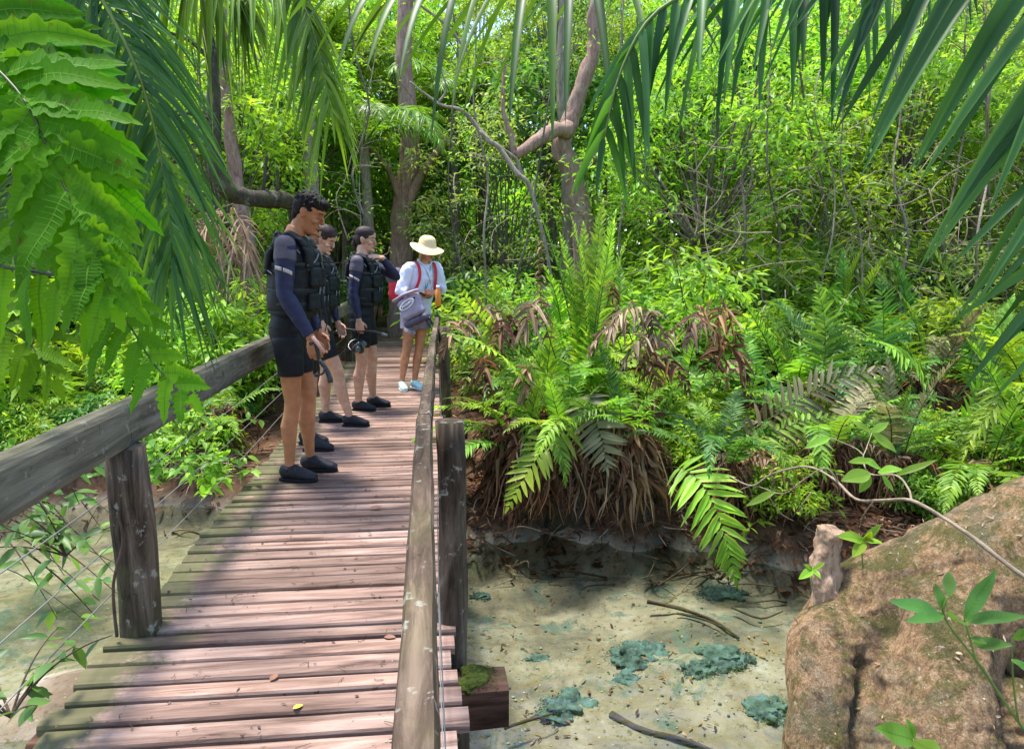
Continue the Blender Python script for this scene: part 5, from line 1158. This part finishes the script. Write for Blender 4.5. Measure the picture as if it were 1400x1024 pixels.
tag(b.build('bank_debris',[M['twig_dark'],M['twig'],M['dead']]),'dark sticks, roots and dead stalks fringing the muddy bank of the stream','bank debris',kind='stuff')
# ---------------------------------------------------------------- litter
n=16000; X=rng.uniform(-7,7,n); Y=rng.uniform(3.6,13,n); keep=(Y>np.array([float(edge_far(x)) for x in X])-.02)&~((X>-1.2)&(X<.3)&(Y<15)); X,Y=X[keep],Y[keep]
Z=np.array([ground_z(x,y) for x,y in zip(X,Y)])+rng.uniform(0,.03,len(X))
b=MB(); b.strips(np.stack([X,Y,Z],1),rng.normal(0,1,(len(X),3))*[1,1,.25],rng.normal(0,.4,(len(X),3))+[0,0,1],rng.uniform(.03,.10,len(X)),rng.uniform(.012,.03,len(X)),3,-.1,lance,.3,.03)
tag(b.build('leaf_litter',M['dead']),'brown fallen leaves covering the forest floor and stream banks','leaf litter',kind='stuff')
def fleaf(px,py,mat,L_,lab,z=.006,a=0):
    b=MB(); p=gr(px,py,z); b.strips([(0,0,0)],[(math.cos(a),math.sin(a),.0)],[(0,0,1)],L_,L_*.6,5,-.05,lance,.1,.01); o=b.build('fallen_leaf',M[mat]); o.location=p; tag(o,lab,'fallen leaf','leaves fallen on the planks')
M['leaf_yellow']=simple('yellow_leaf',(.62,.42,.05),.5,.3,40,.2); M['leaf_brown']=simple('brown_leaf',(.22,.11,.07),.7,.2,40,.3)
fleaf(400,968,'leaf_yellow',.032,'small bright yellow leaf lying on a near plank',a=.4)
fleaf(505,695,'leaf_brown',.075,'largest brown curled leaf on the planks right of the nearest shoes',a=.2,z=.012)
fleaf(525,870,'leaf_brown',.045,'pale tan narrow leaf on the planks against the right handrail',a=-.3)
fleaf(370,930,'leaf_brown',.04,'brown leaf on the near planks left of the yellow leaf',a=1.2)
fleaf(485,764,'leaf_brown',.025,'tiny orange brown leaf mid bridge below the nearest shoes',a=1.2)
b=MB()
for i in range(190):
    yy=rng.uniform(1.6,8); p=Vector((rng.uniform(-1.05,0.0),yy,.006)); a=rng.uniform(0,6.28); L_=rng.uniform(.008,.05); q=p+Vector((math.cos(a)*L_,math.sin(a)*L_*.7,.001))
    b.tube([p,(p+q)/2+Vector((rng.normal(0,.006),rng.normal(0,.006),.002)),q],.0011,.0007,5,sub=3)
nn=260; Q=np.stack([rng.uniform(-1.1,0,nn),rng.uniform(1.5,9,nn),np.full(nn,.006)],1); b.strips(Q,rng.normal(0,1,(nn,3))*[1,1,.12],rng.normal(0,.2,(nn,3))+[0,0,1],rng.uniform(.006,.026,nn),rng.uniform(.004,.012,nn),2,-.05)
tag(b.build('plant_debris',M['twig_dark']),'specks of twig and leaf debris scattered over the planks','debris',kind='stuff')

# ---------------------------------------------------------------- trees of the forest behind
def crown_mesh(name,R3,ncl,nlf,L,W,mat,seed,flat=.22,cr=.38,shell=.55,low=-.75):
    b=MB(); cl=[]
    while len(cl)<ncl:
        d=rng.normal(0,1,3); d/=np.linalg.norm(d)
        if d[2]<low: continue
        u=rng.uniform(shell**3,1)**(1/3)*(1+.28*noise.noise(Vector(d*1.8)+Vector((seed*5,0,0))))
        cl.append(d*u*np.array(R3))
    for c in cl:
        k=int(nlf*rng.uniform(.5,1.4)); r=cr*rng.uniform(.55,1.25)
        a=rng.uniform(0,6.28,k); q=r*np.sqrt(rng.uniform(0,1,k)); tilt=rng.normal(0,.25,2)
        off=np.stack([q*np.cos(a),q*np.sin(a),rng.normal(0,flat*r,k)-q*q/r*.35],1); off[:,2]+=off[:,0]*tilt[0]+off[:,1]*tilt[1]
        D=np.stack([np.cos(a),np.sin(a),rng.normal(-.25,.35,k)],1)+rng.normal(0,.45,(k,3)); Nn=rng.normal(0,.38,(k,3))+[0,0,1]
        s=rng.uniform(.65,1.25,k); b.strips(off+c,D,Nn,L*s,W*s,2,.15,None,.2)
    return b.data(name,M[mat]),cl
TR=[]
specs=[(((1.5,1.5,1.7)),105,54,.12,.048,'leaf_a'),((1.8,1.8,1.5),115,58,.10,.04,'leaf_b'),((1.3,1.3,2.1),100,56,.115,.05,'leaf_a'),((1.7,1.7,1.9),110,66,.09,.034,'leaf_c'),((1.6,1.6,1.8),100,48,.155,.06,'leaf_b'),((1.5,1.5,1.5),92,46,.17,.065,'leaf_d')]
for i,(R3,nc,nl,L_,W_,mt) in enumerate(specs):
    me,cl=crown_mesh('foliage',R3,nc,nl,L_,W_,mt,i); b=MB()
    for c in cl[::3]:
        c=Vector(c); m_=c*.5+Vector((0,0,-R3[2]*.35)); b.tube([Vector((0,0,-R3[2]*.9)),m_,c],.022,.006,5,sub=3,rough=.3)
    TR.append((me,b.data('branches',M['bark']),R3,mt))
LOOK={'leaf_a':'bright yellow green leafy tree','leaf_b':'mid green leafy tree','leaf_c':'olive small leaved tree','leaf_d':'deep green larger leaved tree'}
SLK={'leaf_a':'bright yellow green shrub','leaf_b':'mid green shrub','leaf_c':'olive shrub','leaf_d':'deep green shrub','fern_l':'light green shrub'}
def tree(x,y,h,k,sc=1.0,tw=.07):
    me,br,R3,mt=TR[k]; z0=ground_z(x,y); root=thing('tree',None,None,(x,y,z0),0)
    cz=h-R3[2]*sc; o=put('foliage',me,root,(0,0,cz),rng.uniform(0,6.28),sc); o2=put('branches',br,root,(0,0,cz),o.rotation_euler.z,sc)
    if cz-R3[2]*sc*.9>.2:
        b=MB(); s=rng.random()*9; b.tube([(rng.normal(0,.15),rng.normal(0,.15),-.2),(rng.normal(0,.1),rng.normal(0,.1),cz*.4),(0,0,cz-R3[2]*sc*.85)],tw,tw*.55,9,sub=5,rough=.4,seed=s); b.build('trunk',M['bark' if rng.random()<.6 else 'bark_dark'],root)
    later(root,LOOK[mt],'tree',(x,y,z0+cz),'trees of the forest behind')
SH=[]
for i,(R3,nc,nl,L_,W_,mt) in enumerate([((.6,.6,.6),42,42,.12,.042,'leaf_a'),((.7,.7,.55),42,42,.11,.045,'leaf_b'),((.55,.55,.75),40,40,.10,.036,'leaf_a'),((.7,.7,.6),44,44,.085,.03,'leaf_c'),((.6,.6,.6),34,34,.16,.06,'leaf_d'),((.6,.6,.65),36,36,.14,.045,'fern_l')]):
    me,cl=crown_mesh('foliage',R3,nc,nl,L_,W_,mt,i+20,cr=.24,shell=.3); b=MB()
    for c in cl[::2]: c=Vector(c); b.tube([Vector((0,0,-R3[2]*1.3)),c*.4+Vector((0,0,-.2)),c],.010,.003,5,sub=3)
    SH.append((me,b.data('stems',M['twig_dark']),R3,mt))
def shrub(x,y,sc,k,zo=0):
    me,st,R3,mt=SH[k]; z0=ground_z(x,y)+zo; root=thing('shrub',None,None,(x,y,z0),0); a=rng.uniform(0,6.28)
    put('foliage',me,root,(0,0,R3[2]*sc*1.0),a,sc); put('stems',st,root,(0,0,R3[2]*sc*1.0),a,sc); later(root,SLK[mt],'shrub',(x,y,z0+R3[2]*sc),'shrubs of the forest behind')
def clear(x,y,m=.35): return not(-1.75-m<x<.55+m and y<15)
# shrubs filling the bank behind the ferns
def scatter(n,y0,y1,f,sep,x0=-40,x1=1440):
    pts=[];tries=0
    while len(pts)<n and tries<n*60:
        tries+=1; y=rng.uniform(y0,y1); px=rng.uniform(x0,x1); x=at(px,400,y).x
        if not clear(x,y) or any((x-a)**2+(y-c)**2<sep*sep for a,c in pts): continue
        pts.append((x,y)); f(x,y)
def rk(px_,w): return int(rng.choice(len(w),p=np.array(w)/sum(w)))
def fsh(x,y):
    px=proj((x,y,.5))[0]; w=[3,2,3,1,1.5,2] if px<1000 else [1,1.5,1,4,1,1]
    shrub(x,y,rng.uniform(.8,1.35),rk(px,w))
scatter(26,8.5,13,lambda x,y:shrub(x,y,rng.uniform(1.2,1.7),rk(0,[1,1,1,5,1.5,1])),.9,900,1460); scatter(46,7.2,11,fsh,.75); scatter(34,11,17,fsh,1.1)
def ftr(x,y):
    if y<11.6 and 640<proj((x,y,3))[0]<880: return
    px=proj((x,y,.5))[0]; w=[4,3,4,1,2,1.5] if px<1010 else [2,2,1,4,1,.5]
    tree(x,y,rng.uniform(.33,.47)*y+1.0,rk(px,w),rng.uniform(.8,1.15))
for i in range(104):
    right=i<50; x=rng.uniform(.95,4.8) if right else rng.uniform(-4.6,-1.9); y=float(edge_far(x))+rng.uniform(.35,2.6)
    shrub(x,y,rng.uniform(.28,.5),rk(0,[1.5,3,1.5,.5,2,3]))
scatter(30,9.6,14,ftr,1.7); scatter(34,14,20,lambda x,y:ftr(x,y) or None,2.0)
def ftr2(x,y):
    tree(x,y,rng.uniform(5,12),rk(0,[4,3,4,2,2,1]),rng.uniform(1.3,1.9),.14)
scatter(40,20,31,ftr2,2.4)
# end of the path: dark thicket past the planks
for x,y,k in ((-1.9,15.8,4),(-.5,17.2,5),(1.3,16.2,3),(-.2,19,1),(-2.6,13.2,1),(1.5,12.8,3)): tree(x,y,rng.uniform(4.6,6.2),k,1.1)
for x,y,k in ((-1.2,16.3,4),(.2,16.1,3),(-.4,16.8,4),(.9,14.6,3),(-2.3,14.5,1),(.95,11.2,4),(.85,9.4,1)): shrub(x,y,1.2,k)
# palms standing in the forest
pf=MB(); frond_along(pf,arc(2.4,1.1,1.9,0,9,1.2),60,.62,.030,stipe=.12,prof=lambda t:(np.clip(t*9+.35,0,1))*(1-t**2.5)**.8+.015,droop=.55,nseg=5,r=.02,ang=.5,vee=.1,jit=.15)
PFM=pf.data('frond',[M['palm_l'],M['stem']])
for px,Y,h,n in ((500,12.5,4.4,15),(470,15.5,6.2,15),(130,10.5,4.6,14),(620,15,5.4,14),(1010,13.5,5.6,14),(1330,12,5.0,14),(330,14,5.6,14)):
    x=at(px,300,Y).x; z0=ground_z(x,Y); rt_=thing('palm_tree',None,None,(x,Y,z0)); b=MB(); b.tube([(0,0,-.2),(.05,0,h*.5),(0,0,h-.9)],[.12,.09,.08],n=10,sub=5,rough=.3); b.build('trunk',M['bark_pale'],rt_)
    for i in range(n): put('frond',PFM,rt_,(0,0,h-.95),i*2.4+rng.normal(0,.2),rng.uniform(.7,1.05),0,rng.uniform(-.7,.35))
    later(rt_,'feather leaved palm','palm tree',(x,Y,z0+h-1),'palms of the forest behind')
# far forest: one mass
b=MB(); n=52000; X=rng.uniform(-34,44,n); Yb=33+5*np.sin(X*.4)+rng.uniform(-2,2,n); Z=rng.uniform(0,1,n)**.8*20-.5; Yb+=Z*.35+2.2*np.array([noise.noise(Vector((x*.35,z*.45,2))) for x,z in zip(X,Z)])
kp=np.array([noise.noise(Vector((x*.22,z*.22,7))) for x,z in zip(X,Z)])>-.32+np.clip((Z-11)/22,0,1)
kp=kp|(Z<6.5)
X,Yb,Z=X[kp],Yb[kp],Z[kp]; n=len(X)
b.strips(np.stack([X,Yb,Z],1),rng.normal(0,1,(n,3))+[0,0,-.3],rng.normal(0,.5,(n,3))+[0,-.5,.8],rng.uniform(.35,.75,n),rng.uniform(.16,.34,n),2,.2,None,.2)
n=16000; X=rng.uniform(-34,44,n); Z=rng.uniform(-.5,7,n); Yb=31+rng.uniform(-1.5,1.5,n)
b.strips(np.stack([X,Yb,Z],1),rng.normal(0,1,(n,3))+[0,0,-.3],rng.normal(0,.5,(n,3))+[0,-.6,.7],rng.uniform(.5,.9,n),rng.uniform(.25,.45,n),2,.2,None,.2,0,1)
tag(b.build('far_forest',[M['leaf_a'],M['leaf_d']]),'far forest foliage closing the view behind all the trees','forest',kind='stuff')

# ---------------------------------------------------------------- trunks one can tell apart
def trunk(nm,lab,P,r,mat,branches=(),cat='tree trunk',n=14,rough=.35):
    root=thing(nm,lab,cat,P[0]); o=root.location; b=MB(); b.tube([Vector(p)-o for p in P],r,n=n,sub=7,rough=rough,seed=rng.random()*9); b.build('trunk',M[mat],root)
    for Q,rr in branches: b=MB(); b.tube([Vector(p)-o for p in Q],rr,n=9,sub=6,rough=.4,seed=rng.random()*9); b.build('branch',M[mat],root)
    return root
trunk('curved_tree','dark lichen spotted trunk that bends level behind the tall man then rises',[at(392,560,9.0),at(398,400,8.9),at(402,330,8.8),at(404,288,8.6),at(385,273,8.2),at(335,270,8.0),at(302,250,7.9),at(293,205,7.9),at(292,120,7.95),at(284,40,8),at(276,-60,8.1)],[.11,.10,.095,.085,.09,.095,.10,.07,.062,.06,.05],'bark_dark',  # mossy bark picked darker, so the shade on this trunk is in its colour
  [([at(290,85,7.95),at(265,60,7.8),at(232,45,7.6)],[.03,.015]),([at(290,165,7.9),at(262,155,7.8),at(235,160,7.6)],[.025,.01]),([at(360,266,8.1),at(362,240,8.1),at(365,212,8.1)],[.022,.014]),([at(378,266,8.15),at(380,245,8.15),at(379,228,8.1)],[.018,.012])])
trunk('slender_tree','slim pinkish grey trunk standing just right of the curved tree',[at(352,560,9.3),at(345,400,9.3),at(336,320,9.3),at(322,240,9.3),at(310,130,9.3),at(303,30,9.3),at(298,-60,9.3)],[.10,.09,.085,.075,.07,.06],'bark_pink')
trunk('slender_tree','pale grey straight trunk above the tall man and left of the hanging palm frond tip',[at(432,520,10.5),at(430,350,10.5),at(425,220,10.5),at(420,120,10.5),at(415,-60,10.5)],[.11,.10,.09,.08],'bark_pale')
trunk('broad_tree','stout brown trunk rising behind the straw hatted woman at the far end of the path',[at(547,470,13.4),at(548,380,13.4),at(549,300,13.4),at(560,200,13.4),at(552,60,13.4),at(560,-60,13.4)],[.24,.20,.18,.15,.13],'bark_pink',[([at(550,300,13.4),at(575,240,13.2),at(612,190,13)],[.11,.05]),([at(552,290,13.4),at(530,230,13.2),at(500,200,13)],[.08,.03])])
trunk('leaning_tree','pinkish crooked trunk leaning right near the top centre of the view',[at(800,420,10.5),at(795,300,10.5),at(782,235,10.5),at(768,200,10.5),at(782,160,10.5),at(800,105,10.5),at(814,60,10.5),at(812,20,10.5),at(830,-60,10.5)],[.17,.16,.15,.13,.11,.10,.09],'bark_pink',
  [([at(783,232,10.5),at(808,220,10.4),at(835,195,10.2)],[.09,.05]),([at(778,178,10.4),at(755,180,10.2),at(725,200,10),at(704,212,9.9)],[.12,.10,.06]),([at(704,212,9.9),at(700,190,9.9),at(688,150,9.9),at(690,80,9.9)],[.05,.02])])
trunk('slender_tree','grey straight trunk directly left of the crooked pinkish trunk near the top',[at(778,420,12),at(776,250,12),at(770,120,12),at(772,-60,12)],[.14,.12,.11,.10],'bark_pale')
trunk('dead_branch','long pale dead branch slanting down right to the big fern from the top centre',[at(738,300,8.3),at(722,252,8.35),at(706,236,8.4),at(684,204,8.5),at(668,192,8.5),at(645,165,8.6),at(628,150,8.5),at(600,142,8.6),at(560,112,8.6)],[.018,.032,.03,.022,.01],'bark_pale',
  [([at(712,240,8.6),at(705,218,8.6),at(680,200,8.5),at(655,180,8.5)],[.03,.02,.015]),([at(640,72,8.6),at(610,35,8.6),at(565,0,8.6),at(540,-30,8.6)],[.018,.012]),([at(600,140,8.6),at(610,120,8.6),at(596,80,8.6)],[.015,.008]),([at(735,300,8.6),at(745,330,8.6),at(760,420,8.6)],[.02,.02])],'dead branch')
# lianas and thin stems
for i,(px,Y,pal) in enumerate([(1015,8.4,0),(1040,9,1),(1072,8.2,0),(1105,9.4,0),(1130,8,1),(1158,9.2,0),(1185,8.3,1),(1215,9,0),(1243,8.2,1),(1275,9.4,0),(1310,8.4,1),(1345,9,0),(1378,8.3,0),(950,9.5,0),(985,10,1),(905,10.5,0),(850,10,1),(700,10,0),(668,9.4,1),(640,11,0),(510,10.8,0),(470,11,1),(250,9,0),(210,8.4,1),(160,9,0),(100,8.6,1),(60,9.2,0),(380,11.5,1)]):
    sw=rng.normal(0,22); P=[at(px+rng.normal(0,6),480,Y)]; P[0]=gz(P[0])
    for k_,yy in enumerate((400,320,240,150,60,-60)): P.append(at(px+sw*(k_+1)/3+rng.normal(0,7),yy,Y+rng.normal(0,.15)))
    r=rng.uniform(.009,.026); root=thing('thin_stem',None,None,P[0]); b=MB(); b.tube([p-P[0] for p in P],r,r*.5,7,sub=4,rough=.4,seed=i); lf=MB(); tw=b
    for q in range(16):
        j=int(rng.integers(1,6)); p=P[j].lerp(P[j+1],rng.random()) if j<6 else P[j]; d=Vector(rng.normal(0,1,3)); d.z=abs(d.z)*.3; d.normalize(); e=p+d*rng.uniform(.2,.7); tw.tube([p-P[0],(p+e)/2-P[0]+Vector((0,0,.05)),e-P[0]],.006,.002,5,sub=3)
        kk=10; off=rng.normal(0,.10,(kk,3)); lf.strips(np.array(tuple(e-P[0]))+off,rng.normal(0,1,(kk,3))*[1,1,.4],rng.normal(0,.4,(kk,3))+[0,0,1],rng.uniform(.05,.09,kk),rng.uniform(.02,.035,kk),2,.2)
    lf.build('foliage',M['leaf_c' if px>1000 else 'leaf_b'],root); b.build('stem',M['bark_pale' if pal else 'bark'],root)
    later(root,'thin pale stem' if pal else 'thin grey brown stem','stem',P[3],'thin stems and lianas in the forest')
b=MB()
for i in range(150):
    px=rng.uniform(940,1420); py=rng.uniform(190,430); Y=rng.uniform(7.3,9.5); p=at(px,py,Y); q=at(px+rng.normal(0,70),py+rng.normal(0,60),Y+rng.normal(0,.4)); m_=(p+q)/2+Vector(rng.normal(0,.09,3)); b.tube([p,m_,q],rng.uniform(.004,.011),.003,5,sub=4)
for i in range(60):
    px=rng.uniform(60,760); py=rng.uniform(60,380); Y=rng.uniform(8.6,11); p=at(px,py,Y); q=at(px+rng.normal(0,50),py+rng.normal(0,50),Y+rng.normal(0,.4)); m_=(p+q)/2+Vector(rng.normal(0,.09,3)); b.tube([p,m_,q],rng.uniform(.004,.011),.003,5,sub=4)
tag(b.build('twig_tangle',M['twig']),'tangle of thin bare twigs and vines between the forest stems','twigs',kind='stuff')
# pale dead palm leaves hanging behind the left bank
dp=thing('dead_palm','pale dried palm leaves slumped left of the tall man below the curved trunk',None,at(290,330,8.2)); dp['category']='dead palm'
for (a,c) in (((330,290),(250,340)),((325,300),(270,390)),((300,285),(235,370)),((340,310),(300,400)),((320,285),(345,380))):
    P=[at(a[0],a[1],8.3)-dp.location,at((a[0]+c[0])/2,(a[1]+c[1])/2-14,8.1)-dp.location,at(c[0],c[1],8.0)-dp.location]; b=MB(); frond_along(b,P,22,.42,.02,up=(0,-.7,.6),droop=1.1,jit=.5,nseg=5,mi=0,mr=0); b.build('dead_frond',M['dead_p'],dp)
# ---------------------------------------------------------------- words for the plants: look + where + order of distance
ZN=[(-9999,60,'at the left edge'),(60,150,'left of the near left post'),(150,235,'over the near left post'),(235,300,'below the curved trunk'),(300,370,'just left of the tall man'),(370,462,'behind the tall man'),(462,545,'between raised hand woman and guide'),
 (545,635,'behind the straw hatted guide'),(635,715,'just right of the handrail end'),(715,775,'left of the tallest fern'),(775,850,'in line with the tallest fern'),(850,930,'above the largest stream rock'),(930,1010,'above the drooping pale frond'),(1010,1085,'right of the drooping pale frond'),
 (1085,1160,'above the broken stub'),(1160,1240,'right of the broken stub'),(1240,1330,'above the middle of the great root'),(1330,9999,'at the right edge')]
ORD=['nearest','second nearest','third nearest','fourth nearest','fifth nearest','sixth nearest','seventh nearest','eighth nearest','ninth nearest','tenth nearest','eleventh nearest','twelfth nearest']
grp={}
for o,look,mid in PENDING:
    x,y,w=proj(mid); z=[t for a,b_,t in ZN if a<=x<b_][0]; grp.setdefault((look,z),[]).append((w,o))
for (look,z),L_ in grp.items():
    L_.sort(key=lambda q:q[0])
    for i,(w,o) in enumerate(L_):
        o['label']=(f'{look} {z}' if len(L_)==1 else f'{ORD[min(i,11)]} {look} {z}')
SUNAZ=-45; SUNEL=75; SKYS=.145; SUNE=2.9; SUNA=9; EXPO=1.58
# ---------------------------------------------------------------- camera, light
cam=bpy.data.cameras.new('camera'); co=link('camera',cam)
rot=Matrix((CR,CU,-CF)).transposed(); co.matrix_world=Matrix.Translation(EYE)@rot.to_4x4()
cam.sensor_width=36; cam.lens=36*FPX/1400; cam.clip_start=.05; cam.clip_end=600
bpy.context.scene.camera=co
SUN_EL,SUN_AZ=R(SUNEL),R(SUNAZ)     # azimuth measured from +Y towards +X
w=bpy.data.worlds.new('World'); bpy.context.scene.world=w; w.use_nodes=True; nt=w.node_tree
sky=nt.nodes.new('ShaderNodeTexSky'); sky.sky_type='NISHITA'; sky.sun_disc=False; sky.sun_elevation=SUN_EL; sky.sun_rotation=SUN_AZ
bg=nt.nodes['Background']; bg.inputs[1].default_value=SKYS; nt.links.new(sky.outputs[0],bg.inputs[0])
sl=bpy.data.lights.new('sun','SUN'); sl.energy=SUNE; sl.angle=R(SUNA); sl.color=(1,.95,.86)
so=link('sun',sl); d=Vector((math.sin(SUN_AZ)*math.cos(SUN_EL),math.cos(SUN_AZ)*math.cos(SUN_EL),math.sin(SUN_EL)))
so.rotation_euler=d.to_track_quat('Z','Y').to_euler(); so.location=d*40
sc=bpy.context.scene
sc.view_settings.view_transform='Standard'; sc.view_settings.look='None'; sc.view_settings.exposure=EXPO; sc.view_settings.gamma=1
sc.cycles.max_bounces=7; sc.cycles.diffuse_bounces=3; sc.cycles.glossy_bounces=2; sc.cycles.transmission_bounces=4; sc.cycles.transparent_max_bounces=8
sc.cycles.caustics_reflective=False; sc.cycles.caustics_refractive=False
sc.cycles.use_denoising=True
